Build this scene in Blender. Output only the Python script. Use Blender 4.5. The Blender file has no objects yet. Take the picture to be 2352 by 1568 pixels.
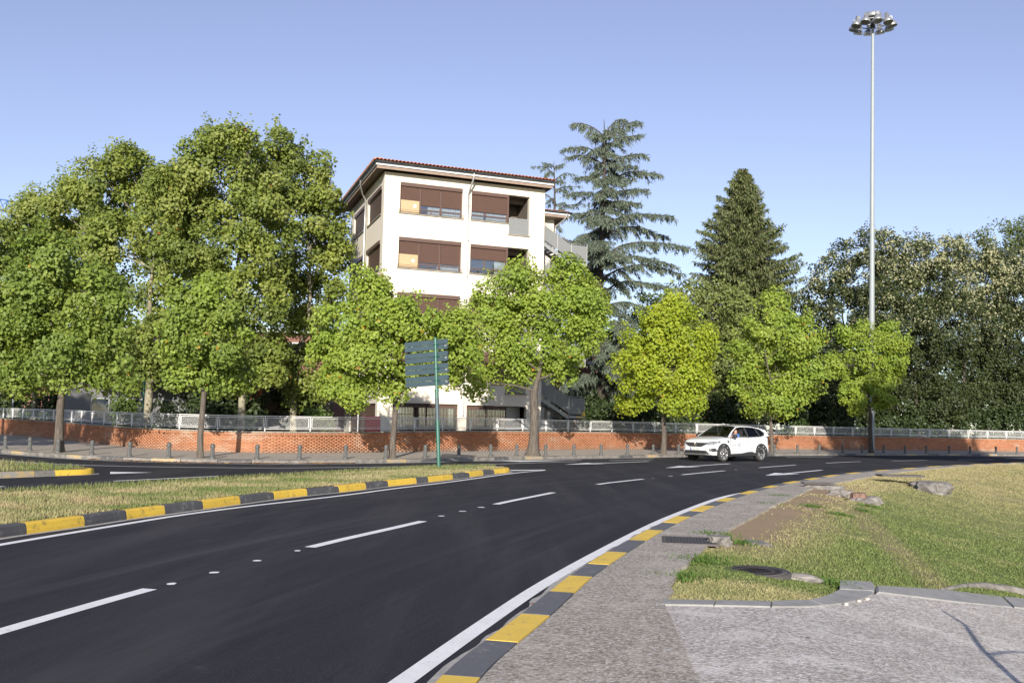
import bpy, bmesh, math, random
import numpy as np
from mathutils import Vector, Matrix
from mathutils.geometry import tessellate_polygon

random.seed(7)
RNG = np.random.default_rng(11)
scene = bpy.context.scene
col = scene.collection
R = math.radians

# ------------------------------------------------------------------ camera, sky, sun, exposure
EYE = 1.6                       # eye height in metres
FOC = 2300.0                    # focal length for a frame 2352 units wide (35 mm lens)
PITCH = math.atan(186 / 2300)
ROLL = math.atan(0.022)
_cp, _sp, _cr, _sr = math.cos(PITCH), math.sin(PITCH), math.cos(ROLL), math.sin(ROLL)
FW = np.array([0, _cp, _sp]); U0 = np.array([0, -_sp, _cp]); X0 = np.array([1.0, 0, 0])
RT = X0 * _cr + U0 * _sr
UP = U0 * _cr - X0 * _sr

cam_data = bpy.data.cameras.new('camera')
cam = bpy.data.objects.new('camera', cam_data); col.objects.link(cam)
cam_data.sensor_width = 36.0
cam_data.lens = 36.0 * FOC / 2352.0
cam_data.clip_end = 3000
cam.matrix_world = Matrix(((RT[0], UP[0], -FW[0], 0), (RT[1], UP[1], -FW[1], 0),
                           (RT[2], UP[2], -FW[2], EYE), (0, 0, 0, 1)))
scene.camera = cam

SUN_EL = R(17.5)
SUN_AZ = R(2.6)                 # light travels away from the camera, slightly to the right
world = bpy.data.worlds.new('World'); scene.world = world; world.use_nodes = True
wn = world.node_tree; wn.nodes.clear()
sky = wn.nodes.new('ShaderNodeTexSky'); sky.sky_type = 'NISHITA'; sky.sun_disc = False
sky.sun_elevation = SUN_EL; sky.sun_rotation = R(180) + SUN_AZ
sky.air_density = 1.0; sky.dust_density = 0.3; sky.ozone_density = 3.0; sky.altitude = 300
hsv = wn.nodes.new('ShaderNodeHueSaturation')
hsv.inputs['Hue'].default_value = 0.522; hsv.inputs['Saturation'].default_value = 0.78
bg = wn.nodes.new('ShaderNodeBackground'); bg.inputs['Strength'].default_value = 0.106
wo = wn.nodes.new('ShaderNodeOutputWorld')
wn.links.new(sky.outputs[0], hsv.inputs['Color']); wn.links.new(hsv.outputs[0], bg.inputs['Color'])
wn.links.new(bg.outputs[0], wo.inputs['Surface'])

sun_data = bpy.data.lights.new('sun', 'SUN'); sun_data.energy = 4.6; sun_data.angle = R(0.53)
sun_data.color = (1.0, 0.92, 0.81)
sun = bpy.data.objects.new('sun', sun_data); col.objects.link(sun)
_trav = Vector((math.sin(SUN_AZ) * math.cos(SUN_EL), math.cos(SUN_AZ) * math.cos(SUN_EL), -math.sin(SUN_EL)))
sun.rotation_euler = _trav.to_track_quat('-Z', 'Y').to_euler()
sun.location = (0, -30, 40)

scene.view_settings.view_transform = 'Standard'
scene.view_settings.look = 'None'
scene.view_settings.gamma = 1.0
scene.view_settings.use_curve_mapping = False
scene.view_settings.exposure = 0.70
scene.render.engine = 'CYCLES'
scene.cycles.use_denoising = True
scene.cycles.max_bounces = 6
scene.cycles.transparent_max_bounces = 8
scene.cycles.sample_clamp_indirect = 6

# ------------------------------------------------------------------ survey helpers
def ray(px, py): return FW + RT * (px - 1176) / FOC + UP * (784 - py) / FOC
def hit(px, py, z=0.0):
    r = ray(px, py); t = (z - EYE) / r[2]; return np.array([0, 0, EYE]) + r * t
def atd(px, py, Y):
    r = ray(px, py); return np.array([0, 0, EYE]) + r * (Y / r[1])
def proj(p):
    v = np.asarray(p, float) - np.array([0, 0, EYE]); d = v @ FW
    return 1176 + FOC * (v @ RT) / d, 784 - FOC * (v @ UP) / d

# terrain: level everywhere but the grass bank right of the near pavement
_EY = np.array([-12, 6.4, 9.0, 11.0, 14.4, 19.4, 27.6, 36, 42, 46, 52, 60, 90])
_EX = np.array([0.2, 1.2, 1.42, 1.85, 2.95, 4.9, 8.4, 13.3, 17.4, 20.4, 25.2, 31.5, 55])
def edge_x(y): return np.interp(y, _EY, _EX)
def terr(x, y):
    x = np.asarray(x, float); y = np.asarray(y, float)
    sl = (edge_x(y + 1) - edge_x(y - 1)) / 2
    d = (x - edge_x(y)) / np.sqrt(1 + sl * sl)
    t = np.clip((d - 0.15) / 6.0, 0, 1); t = t * t * (3 - 2 * t)
    return -0.85 * t * np.clip((62 - y) / 25, 0, 1)
def hit_t(px, py, up=0.0):
    z = 0.0
    for _ in range(30):
        p = hit(px, py, z + up); z = float(terr(p[0], p[1]))
    return p

# ------------------------------------------------------------------ mesh helpers
class MB:
    def __init__(s): s.v = []; s.f = []; s.m = []; s.s = []
    def add(s, vs, fs, mat=0, smooth=False):
        o = len(s.v); s.v += [tuple(map(float, p)) for p in vs]
        for f in fs:
            s.f.append(tuple(i + o for i in f)); s.m.append(mat); s.s.append(smooth)
        return s
    def hexa(s, p, mat=0):       # 4 bottom, 4 top
        return s.add(p, [(3, 2, 1, 0), (4, 5, 6, 7), (0, 1, 5, 4), (1, 2, 6, 5), (2, 3, 7, 6), (3, 0, 4, 7)], mat)
    def box(s, c, d, M=None, mat=0):
        x, y, z = d[0] / 2, d[1] / 2, d[2] / 2
        P = [(-x, -y, -z), (x, -y, -z), (x, y, -z), (-x, y, -z), (-x, -y, z), (x, -y, z), (x, y, z), (-x, y, z)]
        if M is not None: P = [tuple(M @ Vector(p)) for p in P]
        return s.hexa([(p[0] + c[0], p[1] + c[1], p[2] + c[2]) for p in P], mat)
    def span(s, a, b, mat=0): # axis box by corners
        return s.box([(a[i] + b[i]) / 2 for i in range(3)], [abs(b[i] - a[i]) for i in range(3)], None, mat)
    def tube(s, pts, rad, n=8, mat=0, cap=True, smooth=True):
        pts = [Vector(p) for p in pts]
        if not hasattr(rad, '__len__'): rad = [rad] * len(pts)
        vs = []; ref = None
        for i, p in enumerate(pts):
            t = (pts[min(i + 1, len(pts) - 1)] - pts[max(i - 1, 0)])
            t = t.normalized() if t.length > 1e-9 else Vector((0, 0, 1))
            if ref is None: ref = Vector((1, 0, 0)) if abs(t.x) < .9 else Vector((0, 1, 0))
            a = (ref - t * ref.dot(t)).normalized(); b = t.cross(a); ref = a
            for k in range(n):
                w = 2 * math.pi * k / n
                vs.append(p + (a * math.cos(w) + b * math.sin(w)) * rad[i])
        fs = []
        for i in range(len(pts) - 1):
            for k in range(n):
                fs.append((i * n + k, i * n + (k + 1) % n, (i + 1) * n + (k + 1) % n, (i + 1) * n + k))
        s.add(vs, fs, mat, smooth)
        if cap:
            s.add(vs[:n], [tuple(range(n - 1, -1, -1))], mat); s.add(vs[-n:], [tuple(range(n))], mat)
        return s
    def lathe(s, prof, n=16, c=(0, 0, 0), M=None, mat=0, smooth=True):
        vs = []
        for r, z in prof:
            for k in range(n):
                w = 2 * math.pi * k / n; p = Vector((r * math.cos(w), r * math.sin(w), z))
                if M is not None: p = M @ p
                vs.append((p[0] + c[0], p[1] + c[1], p[2] + c[2]))
        fs = []
        for i in range(len(prof) - 1):
            for k in range(n):
                fs.append((i * n + k, i * n + (k + 1) % n, (i + 1) * n + (k + 1) % n, (i + 1) * n + k))
        s.add(vs, fs, mat, smooth)
        if prof[0][0] > 1e-4: s.add(vs[:n], [tuple(range(n - 1, -1, -1))], mat)
        if prof[-1][0] > 1e-4: s.add(vs[-n:], [tuple(range(n))], mat)
        return s
    def poly(s, loops, z=0.0, mat=0, zf=None):
        lp = [[Vector((p[0], p[1], 0)) for p in l] for l in loops]
        tri = tessellate_polygon(lp)
        fl = [p for l in lp for p in l]
        vs = [(p[0], p[1], zf(p[0], p[1]) if zf else z) for p in fl]
        out = []
        for t in tri:
            a, b, c = [fl[i] for i in t]
            out.append(tuple(t) if (b - a).cross(c - a).z > 0 else tuple(reversed(t)))
        return s.add(vs, out, mat)
    def prism(s, pl, z0, z1, mat=0):
        n = len(pl)
        ar = sum(pl[i][0] * pl[(i + 1) % n][1] - pl[(i + 1) % n][0] * pl[i][1] for i in range(n))
        if ar < 0: pl = pl[::-1]
        s.poly([pl], z1, mat)
        vs = [(p[0], p[1], z0) for p in pl] + [(p[0], p[1], z1) for p in pl]
        return s.add(vs, [(i, (i + 1) % n, n + (i + 1) % n, n + i) for i in range(n)], mat)
    def map(s, fn): s.v = [tuple(fn(p)) for p in s.v]; return s
    def mesh(s, name, mats):
        me = bpy.data.meshes.new(name); me.from_pydata(s.v, [], s.f)
        for m in (mats if isinstance(mats, (list, tuple)) else [mats]): me.materials.append(m)
        me.polygons.foreach_set('material_index', s.m); me.polygons.foreach_set('use_smooth', s.s)
        me.update(); return me
    def build(s, name, mats, parent=None, loc=None, kind=None):
        o = bpy.data.objects.new(name, s.mesh(name, mats)); col.objects.link(o)
        if parent is not None: o.parent = parent
        if loc is not None: o.location = loc
        if kind: o['kind'] = kind
        return o

def np_obj(name, V, F, mat, parent=None, colr=None, kind=None):
    me = bpy.data.meshes.new(name); n = len(V); m, k = F.shape
    me.vertices.add(n); me.vertices.foreach_set('co', np.ascontiguousarray(V, np.float32).ravel())
    me.loops.add(m * k); me.loops.foreach_set('vertex_index', np.ascontiguousarray(F, np.int32).ravel())
    me.polygons.add(m); me.polygons.foreach_set('loop_start', np.arange(0, m * k, k, dtype=np.int32))
    me.update(calc_edges=True)
    if colr is not None:
        a = me.color_attributes.new('Col', 'FLOAT_COLOR', 'POINT')
        c4 = np.ones((n, 4), np.float32); c4[:, :3] = colr; a.data.foreach_set('color', c4.ravel())
    me.materials.append(mat)
    o = bpy.data.objects.new(name, me); col.objects.link(o)
    if parent is not None: o.parent = parent
    if kind: o['kind'] = kind
    return o
def empty(name, loc=(0, 0, 0), rz=0.0):
    o = bpy.data.objects.new(name, None); col.objects.link(o)
    o.location = [float(c) for c in loc]; o.rotation_euler = (0, 0, rz); o.empty_display_size = .3
    return o
def tag(o, label, cat, group=None):
    o['label'] = label; o['category'] = cat
    if group: o['group'] = group
    return o
def copy_tree(o, parent=None):
    c = o.copy(); col.objects.link(c)
    if parent is not None: c.parent = parent
    for ch in list(o.children): copy_tree(ch, c)
    return c
ORD = ['first', 'second', 'third', 'fourth', 'fifth', 'sixth', 'seventh', 'eighth', 'ninth', 'tenth', 'eleventh', 'twelfth',
       'thirteenth', 'fourteenth', 'fifteenth', 'sixteenth', 'seventeenth', 'eighteenth', 'nineteenth', 'twentieth']
ORD += ['twenty-' + o for o in ORD[:9]] + ['thirtieth'] + ['thirty-' + o for o in ORD[:9]]

class Path2:
    def __init__(s, pts, smooth=3):
        p = np.array(pts, float)
        for _ in range(smooth):
            q = np.empty((2 * len(p) - 2 + 2, p.shape[1]))
            q[0] = p[0]; q[-1] = p[-1]
            q[1:-1:2] = p[:-1] * .75 + p[1:] * .25
            q[2:-1:2] = p[:-1] * .25 + p[1:] * .75
            p = q
        s.p = p; s.s = np.concatenate([[0], np.cumsum(np.linalg.norm(np.diff(p[:, :2], axis=0), axis=1))]); s.L = s.s[-1]
    def at(s, t):
        t = np.asarray(t, float)
        return np.stack([np.interp(t, s.s, s.p[:, i]) for i in range(s.p.shape[1])], -1)
    def tan(s, t):
        d = s.at(np.clip(np.asarray(t) + .05, 0, s.L))[..., :2] - s.at(np.clip(np.asarray(t) - .05, 0, s.L))[..., :2]
        return d / np.linalg.norm(d, axis=-1, keepdims=True)
    def off(s, t, o):            # offset to the left of travel
        p = s.at(t)[..., :2]; tn = s.tan(t)
        return p + np.stack([-tn[..., 1], tn[..., 0]], -1) * o
    def near(s, pt):
        t = np.linspace(0, s.L, 3000); return float(t[np.argmin(np.linalg.norm(s.at(t)[:, :2] - np.asarray(pt)[:2], axis=1))])
    def at_px(s, px, o=0.0):     # arc length where the picture column px crosses the path
        tt = np.linspace(0, s.L, 4000); q = s.off(tt, o)
        xs = np.array([proj((a[0], a[1], .15))[0] if a[1] > 3 else -9999 for a in q])
        return float(tt[np.argmin(np.abs(xs - px))])

def sweep(path, t0, t1, sec, side=1, n=4, mat=0, mb=None):
    """closed section [(offset, z)] swept along a path stretch"""
    mb = mb or MB(); k = len(sec); vs = []
    for t in np.linspace(t0, t1, n + 1):
        for o, z in sec:
            q = path.off(t, o * side); vs.append((q[0], q[1], z))
    fs = []
    for i in range(n):
        for j in range(k):
            a, b, c, d = i * k + j, i * k + (j + 1) % k, (i + 1) * k + (j + 1) % k, (i + 1) * k + j
            fs.append((a, b, c, d) if side > 0 else (d, c, b, a))
    fs += [tuple(range(k - 1, -1, -1)), tuple(n * k + j for j in range(k))] if side > 0 else [tuple(range(k)), tuple(n * k + j for j in range(k - 1, -1, -1))]
    return mb.add(vs, fs, mat)

# ------------------------------------------------------------------ materials
def mk(name):
    m = bpy.data.materials.new(name); m.use_nodes = True
    nt = m.node_tree; return m, nt, nt.nodes['Principled BSDF']
def N(nt, t, **kw):
    n = nt.nodes.new(t)
    for k, v in kw.items():
        if k in n.inputs: n.inputs[k].default_value = v
        else: setattr(n, k, v)
    return n
def coords(nt, scale=(1, 1, 1), rot=(0, 0, 0), kind='Object'):
    tc = N(nt, 'ShaderNodeTexCoord'); mp = N(nt, 'ShaderNodeMapping')
    mp.inputs['Scale'].default_value = scale; mp.inputs['Rotation'].default_value = rot
    nt.links.new(tc.outputs[kind], mp.inputs['Vector']); return mp.outputs['Vector']
def noise(nt, vec, scale, detail=4, rough=.6):
    n = N(nt, 'ShaderNodeTexNoise'); n.inputs['Scale'].default_value = scale
    n.inputs['Detail'].default_value = detail; n.inputs['Roughness'].default_value = rough
    nt.links.new(vec, n.inputs['Vector']); return n.outputs['Fac']
def ramp(nt, fac, stops):
    r = N(nt, 'ShaderNodeValToRGB'); e = r.color_ramp.elements
    while len(e) < len(stops): e.new(.5)
    for i, (p, c) in enumerate(stops):
        e[i].position = p; e[i].color = (c[0], c[1], c[2], 1) if hasattr(c, '__len__') else (c, c, c, 1)
    nt.links.new(fac, r.inputs['Fac']); return r.outputs['Color']
def mixc(nt, fac, a, b, mode='MIX'):
    n = N(nt, 'ShaderNodeMix', data_type='RGBA', blend_type=mode)
    if isinstance(fac, (int, float)): n.inputs[0].default_value = fac
    else: nt.links.new(fac, n.inputs[0])
    for i, c in ((6, a), (7, b)):
        if isinstance(c, (tuple, list)): n.inputs[i].default_value = (c[0], c[1], c[2], 1)
        else: nt.links.new(c, n.inputs[i])
    return n.outputs[2]
def bump(nt, h, strength=.3, dist=.01, bs=None):
    b = N(nt, 'ShaderNodeBump'); b.inputs['Strength'].default_value = strength; b.inputs['Distance'].default_value = dist
    nt.links.new(h, b.inputs['Height'])
    if bs: nt.links.new(b.outputs[0], bs.inputs['Normal'])
    return b.outputs[0]
def flat(name, c, rough=.6, metal=0.0, var=.12, scale=6.0, spec=.5, coat=0.0, bmp=0.0):
    m, nt, bs = mk(name)
    v = coords(nt); f = noise(nt, v, scale, 6, .65)
    lo = tuple(x * (1 - var) for x in c); hi = tuple(min(1, x * (1 + var)) for x in c)
    nt.links.new(ramp(nt, f, [(.3, lo), (.7, hi)]), bs.inputs['Base Color'])
    bs.inputs['Roughness'].default_value = rough; bs.inputs['Metallic'].default_value = metal
    bs.inputs['Specular IOR Level'].default_value = spec; bs.inputs['Coat Weight'].default_value = coat
    if bmp: bump(nt, noise(nt, v, scale * 6, 4), bmp, .01, bs)
    return m

def m_asphalt(name='asphalt', tracks=False):
    m, nt, bs = mk(name)
    v = coords(nt)
    fine = noise(nt, v, 70, 3, .8)
    base = ramp(nt, fine, [(.33, (.013, .013, .018)), (.58, (.027, .027, .034)), (.78, (.12, .12, .126))])
    st = noise(nt, coords(nt, (1.1, .10, 1), (0, 0, R(-24))), 1.0, 5, .6)
    c1 = mixc(nt, ramp(nt, st, [(.47, 0), (.68, .50)]), base, (.075, .070, .073))
    big = noise(nt, v, .35, 4, .6)
    c2 = mixc(nt, ramp(nt, big, [(.40, 0), (.70, .45)]), c1, (.018, .018, .024))
    dust = noise(nt, coords(nt, (.5, .9, 1), (0, 0, R(35))), 1.6, 7, .75)
    c3 = mixc(nt, ramp(nt, dust, [(.63, 0), (.78, .38)]), c2, (.15, .13, .115))
    if tracks:      # streaks that follow the lanes: lateral offset and arc length come from a mesh attribute
        at = N(nt, 'ShaderNodeAttribute'); at.attribute_name = 'Col'
        mp = N(nt, 'ShaderNodeMapping'); mp.inputs['Scale'].default_value = (26, 7, 1); nt.links.new(at.outputs['Color'], mp.inputs['Vector'])
        n1 = noise(nt, mp.outputs['Vector'], 1.0, 6, .72)
        mp2 = N(nt, 'ShaderNodeMapping'); mp2.inputs['Scale'].default_value = (7, 2.2, 1); nt.links.new(at.outputs['Color'], mp2.inputs['Vector'])
        n2 = noise(nt, mp2.outputs['Vector'], 1.0, 4, .6)
        f1 = mixc(nt, 1.0, ramp(nt, n1, [(.46, 0), (.66, .75)]), ramp(nt, n2, [(.38, 0), (.60, 1)]), 'MULTIPLY')
        sp = N(nt, 'ShaderNodeSeparateColor'); nt.links.new(at.outputs['Color'], sp.inputs[0])
        f2 = mixc(nt, 1.0, f1, ramp(nt, sp.outputs[0], [(.0, 0), (.06, 1), (.85, 1), (.98, 0)]), 'MULTIPLY')
        sb = N(nt, 'ShaderNodeSeparateColor'); nt.links.new(f2, sb.inputs[0])
        c3 = mixc(nt, sb.outputs[0], c3, (.060, .058, .062))
        n3 = noise(nt, mp.outputs['Vector'], 2.3, 5, .7); s3 = ramp(nt, n3, [(.30, .4), (.42, 0)])
        s4 = N(nt, 'ShaderNodeSeparateColor'); nt.links.new(s3, s4.inputs[0])
        c3 = mixc(nt, s4.outputs[0], c3, (.008, .008, .012))
    nt.links.new(c3, bs.inputs['Base Color'])
    bs.inputs['Roughness'].default_value = .85; bs.inputs['Specular IOR Level'].default_value = .2
    bump(nt, fine, .35, .006, bs); return m
def m_paint(name, c, wear=.25, under=(.05, .05, .055), sc=9.0):
    m, nt, bs = mk(name)
    v = coords(nt); f = noise(nt, v, sc, 8, .75)
    w = ramp(nt, f, [(.60 - wear * .35, 0), (.72 - wear * .2, 1)])
    g = noise(nt, v, 70, 3, .6)
    c1 = ramp(nt, g, [(.3, tuple(x * .86 for x in c)), (.7, c)])
    d = noise(nt, v, 3.0, 5, .7)
    c1 = mixc(nt, ramp(nt, d, [(.45, 0), (.75, .35)]), c1, tuple(x * .55 + .03 for x in c))
    nt.links.new(mixc(nt, w, c1, under), bs.inputs['Base Color'])
    bs.inputs['Roughness'].default_value = .7
    bump(nt, g, .25, .004, bs); return m
def m_aggregate(name, a, b, c, big=(.42, .40, .37), sc=42):
    m, nt, bs = mk(name)
    v = coords(nt)
    vo = N(nt, 'ShaderNodeTexVoronoi'); vo.inputs['Scale'].default_value = sc; nt.links.new(v, vo.inputs['Vector'])
    sp = N(nt, 'ShaderNodeSeparateColor'); nt.links.new(vo.outputs['Color'], sp.inputs[0])
    peb = ramp(nt, sp.outputs[0], [(.0, a), (.45, b), (.85, c), (.97, (.62, .6, .57))])
    nz = noise(nt, v, 30, 8, .85)
    c1 = mixc(nt, ramp(nt, nz, [(.40, .95), (.56, .0)]), peb, tuple(x * .42 for x in a))
    pt = noise(nt, v, 1.3, 7, .75)
    c2 = mixc(nt, ramp(nt, pt, [(.50, 0), (.68, .8)]), c1, big)
    st = noise(nt, v, .5, 4, .6)
    c3 = mixc(nt, ramp(nt, st, [(.52, 0), (.75, .15)]), c2, tuple(x * .6 for x in a))
    nt.links.new(c3, bs.inputs['Base Color']); bs.inputs['Roughness'].default_value = .9
    bs.inputs['Specular IOR Level'].default_value = .25
    bump(nt, mixc(nt, .5, nz, vo.outputs['Distance']), .6, .012, bs); return m
def m_paving():
    m, nt, bs = mk('paving_tiles')
    v = coords(nt, (1, 1, 1), (0, 0, R(52)))
    br = N(nt, 'ShaderNodeTexBrick'); br.inputs['Scale'].default_value = 3.4
    br.inputs['Color1'].default_value = (.44, .385, .32, 1); br.inputs['Color2'].default_value = (.36, .315, .265, 1)
    br.inputs['Mortar'].default_value = (.22, .195, .165, 1); br.inputs['Mortar Size'].default_value = .03
    br.inputs['Brick Width'].default_value = .6; br.inputs['Row Height'].default_value = .6; br.offset = 0.0
    nt.links.new(v, br.inputs['Vector'])
    f = noise(nt, coords(nt), .8, 6, .7)
    c = mixc(nt, ramp(nt, f, [(.42, 0), (.72, .55)]), br.outputs['Color'], (.25, .22, .185))
    nt.links.new(c, bs.inputs['Base Color']); bs.inputs['Roughness'].default_value = .9
    bump(nt, br.outputs['Fac'], -.3, .006, bs); return m
def m_leaf(name, trans=.38, rough=.5):
    m, nt, bs = mk(name)
    at = N(nt, 'ShaderNodeAttribute'); at.attribute_name = 'Col'
    nt.links.new(at.outputs['Color'], bs.inputs['Base Color'])
    bs.inputs['Roughness'].default_value = rough; bs.inputs['Specular IOR Level'].default_value = .35
    tr = N(nt, 'ShaderNodeBsdfTranslucent')
    nt.links.new(mixc(nt, 1.0, at.outputs['Color'], (1.25, 1.2, .55), 'MULTIPLY'), tr.inputs['Color'])
    mx = N(nt, 'ShaderNodeMixShader'); mx.inputs[0].default_value = trans
    nt.links.new(bs.outputs[0], mx.inputs[1]); nt.links.new(tr.outputs[0], mx.inputs[2])
    nt.links.new(mx.outputs[0], nt.nodes['Material Output'].inputs['Surface']); return m
def m_bark(name, a, b, sc=1.0):
    m, nt, bs = mk(name)
    f = noise(nt, coords(nt, (14 * sc, 14 * sc, 2.2 * sc)), 1.0, 6, .7)
    nt.links.new(ramp(nt, f, [(.3, a), (.7, b)]), bs.inputs['Base Color'])
    bs.inputs['Roughness'].default_value = .95; bump(nt, f, .9, .05, bs); return m
def m_planebark():
    m, nt, bs = mk('plane_bark')
    f = noise(nt, coords(nt), 2.6, 4, .6)
    nt.links.new(ramp(nt, f, [(.40, (.08, .072, .053)), (.47, (.17, .155, .105)), (.56, (.30, .275, .19)), (.7, (.19, .175, .12))]), bs.inputs['Base Color'])
    bs.inputs['Roughness'].default_value = .9; bump(nt, f, .4, .02, bs); return m
def m_vcol(name, rough=.95, sc=60, bm=.5, dist=.02):
    m, nt, bs = mk(name)
    at = N(nt, 'ShaderNodeAttribute'); at.attribute_name = 'Col'
    f = noise(nt, coords(nt), sc, 5, .75)
    nt.links.new(mixc(nt, 1.0, at.outputs['Color'], ramp(nt, f, [(.3, .6), (.7, 1.3)]), 'MULTIPLY'), bs.inputs['Base Color'])
    bs.inputs['Roughness'].default_value = rough; bs.inputs['Specular IOR Level'].default_value = .2
    bump(nt, f, bm, dist, bs); return m
def m_glass(name, tint=(.02, .025, .03), rough=.03):
    m, nt, bs = mk(name)
    bs.inputs['Base Color'].default_value = (*tint, 1); bs.inputs['Roughness'].default_value = rough
    bs.inputs['Specular IOR Level'].default_value = .8
    return m
def m_clear(name, tint=(.75, .8, .8), refl=.12):
    m, nt, bs = mk(name)
    tr = N(nt, 'ShaderNodeBsdfTransparent'); tr.inputs['Color'].default_value = (*tint, 1)
    gl = N(nt, 'ShaderNodeBsdfGlossy'); gl.inputs['Roughness'].default_value = .02
    mx = N(nt, 'ShaderNodeMixShader'); mx.inputs[0].default_value = refl
    nt.links.new(tr.outputs[0], mx.inputs[1]); nt.links.new(gl.outputs[0], mx.inputs[2])
    nt.links.new(mx.outputs[0], nt.nodes['Material Output'].inputs['Surface']); return m
def m_stucco(name, c):
    m, nt, bs = mk(name)
    v = coords(nt)
    st = noise(nt, coords(nt, (2.0, 2.0, .25)), 1.0, 6, .7)
    f = noise(nt, v, 40, 4, .6)
    c1 = ramp(nt, f, [(.3, tuple(x * .94 for x in c)), (.7, c)])
    c2 = mixc(nt, ramp(nt, st, [(.5, 0), (.8, .28)]), c1, tuple(x * .7 for x in c))
    nt.links.new(c2, bs.inputs['Base Color']); bs.inputs['Roughness'].default_value = .92
    bump(nt, f, .2, .006, bs); return m

M = {}
M['asphalt'] = m_asphalt(); M['asphalt_lane'] = m_asphalt('asphalt_lane', True)
M['white_line'] = m_paint('white_line', (.88, .88, .87), .0, (.25, .25, .26))
M['kerb_yellow'] = m_paint('kerb_yellow', (.80, .53, .06), .16, (.20, .15, .07), 7)
M['kerb_dark'] = m_paint('kerb_dark', (.085, .085, .088), .22, (.21, .20, .19), 6)
M['kerb_worn'] = m_paint('kerb_worn', (.26, .24, .215), .5, (.12, .11, .10), 4)
M['kerb_worn_yellow'] = m_paint('kerb_worn_yellow', (.56, .38, .08), .75, (.27, .25, .23), 5)
M['near_yellow'] = m_paint('near_yellow', (.82, .56, .08), .08, (.3, .25, .15), 9)
M['near_dark'] = m_paint('near_dark', (.125, .127, .138), .12, (.25, .24, .23), 9)
M['gutter'] = flat('gutter_concrete', (.36, .345, .32), .9, var=.25, scale=9, bmp=.3)
M['pavement'] = m_aggregate('pavement_aggregate', (.33, .288, .232), (.46, .412, .35), (.60, .55, .485), (.54, .485, .415), 52)
M['gravel'] = m_aggregate('gravel_concrete', (.44, .395, .35), (.60, .555, .51), (.76, .72, .67), (.76, .72, .67), 36)
M['concrete'] = flat('edging_concrete', (.275, .27, .26), .9, var=.22, scale=5, bmp=.25)
M['rubble'] = flat('rubble_concrete', (.205, .19, .172), .95, var=.5, scale=7, bmp=.9)
M['paving'] = m_paving()
M['soil'] = flat('yard_soil', (.10, .085, .06), .95, var=.4, scale=2, bmp=.4)
M['grass_soil'] = m_vcol('grass_soil')
M['grass'] = m_leaf('grass_blades', .25, .7)
M['grit'] = m_vcol('grit', .9, 80, .2, .004)
M['iron'] = flat('cast_iron', (.105, .093, .088), .75, var=.3, scale=30, metal=.3, bmp=.3)
M['bollard'] = flat('bollard_paint', (.085, .087, .085), .6, var=.3, scale=14, bmp=.15)
M['white_metal'] = flat('white_railing_paint', (.72, .72, .72), .5, var=.1, scale=9)
M['coping'] = flat('coping_concrete', (.26, .24, .205), .95, var=.4, scale=4, bmp=.4)
M['mortar'] = flat('mortar', (.42, .215, .125), .95, var=.2, scale=8)
M['brick'] = m_vcol('brick', .92, 45, .3, .006)
M['stucco'] = m_stucco('cream_stucco', (.71, .65, .55))
M['grey_stucco'] = m_stucco('grey_stucco', (.16, .16, .165))
M['brown'] = flat('brown_aluminium', (.105, .062, .048), .5, var=.12, scale=12)
M['plywood'] = flat('yellow_board', (.45, .33, .19), .7, var=.1, scale=10)
M['zinc'] = flat('zinc', (.27, .29, .29), .45, metal=.5, var=.15, scale=10)
M['pipe'] = flat('downpipe_zinc', (.55, .56, .57), .35, metal=.6, var=.1, scale=8)
M['galv'] = flat('galvanised_steel', (.36, .37, .365), .5, metal=.5, var=.2, scale=12)
M['mesh_panel'] = flat('perforated_steel', (.22, .228, .226), .6, metal=.3, var=.15, scale=20)
M['fascia'] = flat('fascia_pale', (.62, .64, .68), .6, var=.06)
M['loggia'] = flat('loggia_paint', (.14, .115, .095), .9, var=.15, scale=3)
M['soffit'] = flat('soffit_wood', (.27, .20, .155), .8, var=.15, scale=4)
M['tile'] = flat('clay_tile', (.56, .21, .10), .85, var=.35, scale=5, bmp=.3)
M['house_brick'] = flat('house_brick', (.20, .10, .075), .9, var=.25, scale=6)
M['pane'] = m_glass('window_pane', (.03, .04, .055))
M['curtain'] = flat('curtain', (.72, .71, .68), .9, var=.08, scale=12)
M['dark_room'] = flat('dark_interior', (.03, .028, .026), .95, var=.3)
M['green_post'] = flat('green_post', (.012, .105, .075), .4, var=.15, scale=5, coat=.2)
M['sign_back'] = flat('sign_back', (.048, .078, .096), .5, var=.12, scale=3)
M['mast'] = flat('mast_paint', (.275, .31, .32), .5, var=.06, scale=2)
M['lamp_metal'] = flat('lamp_aluminium', (.40, .41, .42), .35, metal=.6, var=.08)
M['lamp_glass'] = m_glass('lamp_glass', (.03, .03, .028), .15)
M['red'] = flat('red_plastic', (.52, .025, .025), .45, var=.1)
M['crane'] = flat('crane_blue', (.04, .12, .33), .6, var=.1)
M['leaf'] = m_leaf('broad_leaf', .40)
M['leaf_dark'] = m_leaf('dark_leaf', .22)
M['needle'] = m_leaf('needles', .12, .65)
M['bark'] = m_bark('grey_bark', (.05, .041, .033), (.17, .145, .12))
M['bark_dark'] = m_bark('dark_bark', (.032, .027, .023), (.10, .083, .068))
M['plane_bark'] = m_planebark()
M['wood_cut'] = flat('cut_wood', (.19, .115, .088), .9, var=.5, scale=14, bmp=.4)
M['dry_leaf'] = m_leaf('dry_leaf', .15, .8)
M['paint_white'] = flat('car_white', (.64, .645, .65), .28, var=.01, coat=.6)
M['trim'] = flat('car_trim', (.028, .028, .030), .55, var=.1)
M['tyre'] = flat('tyre', (.035, .033, .031), .85, var=.2, scale=20)
M['rim'] = flat('alloy_rim', (.62, .62, .63), .3, metal=.7, var=.04)
M['car_glass'] = m_clear('car_glass', (.20, .23, .23), .05)
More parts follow.
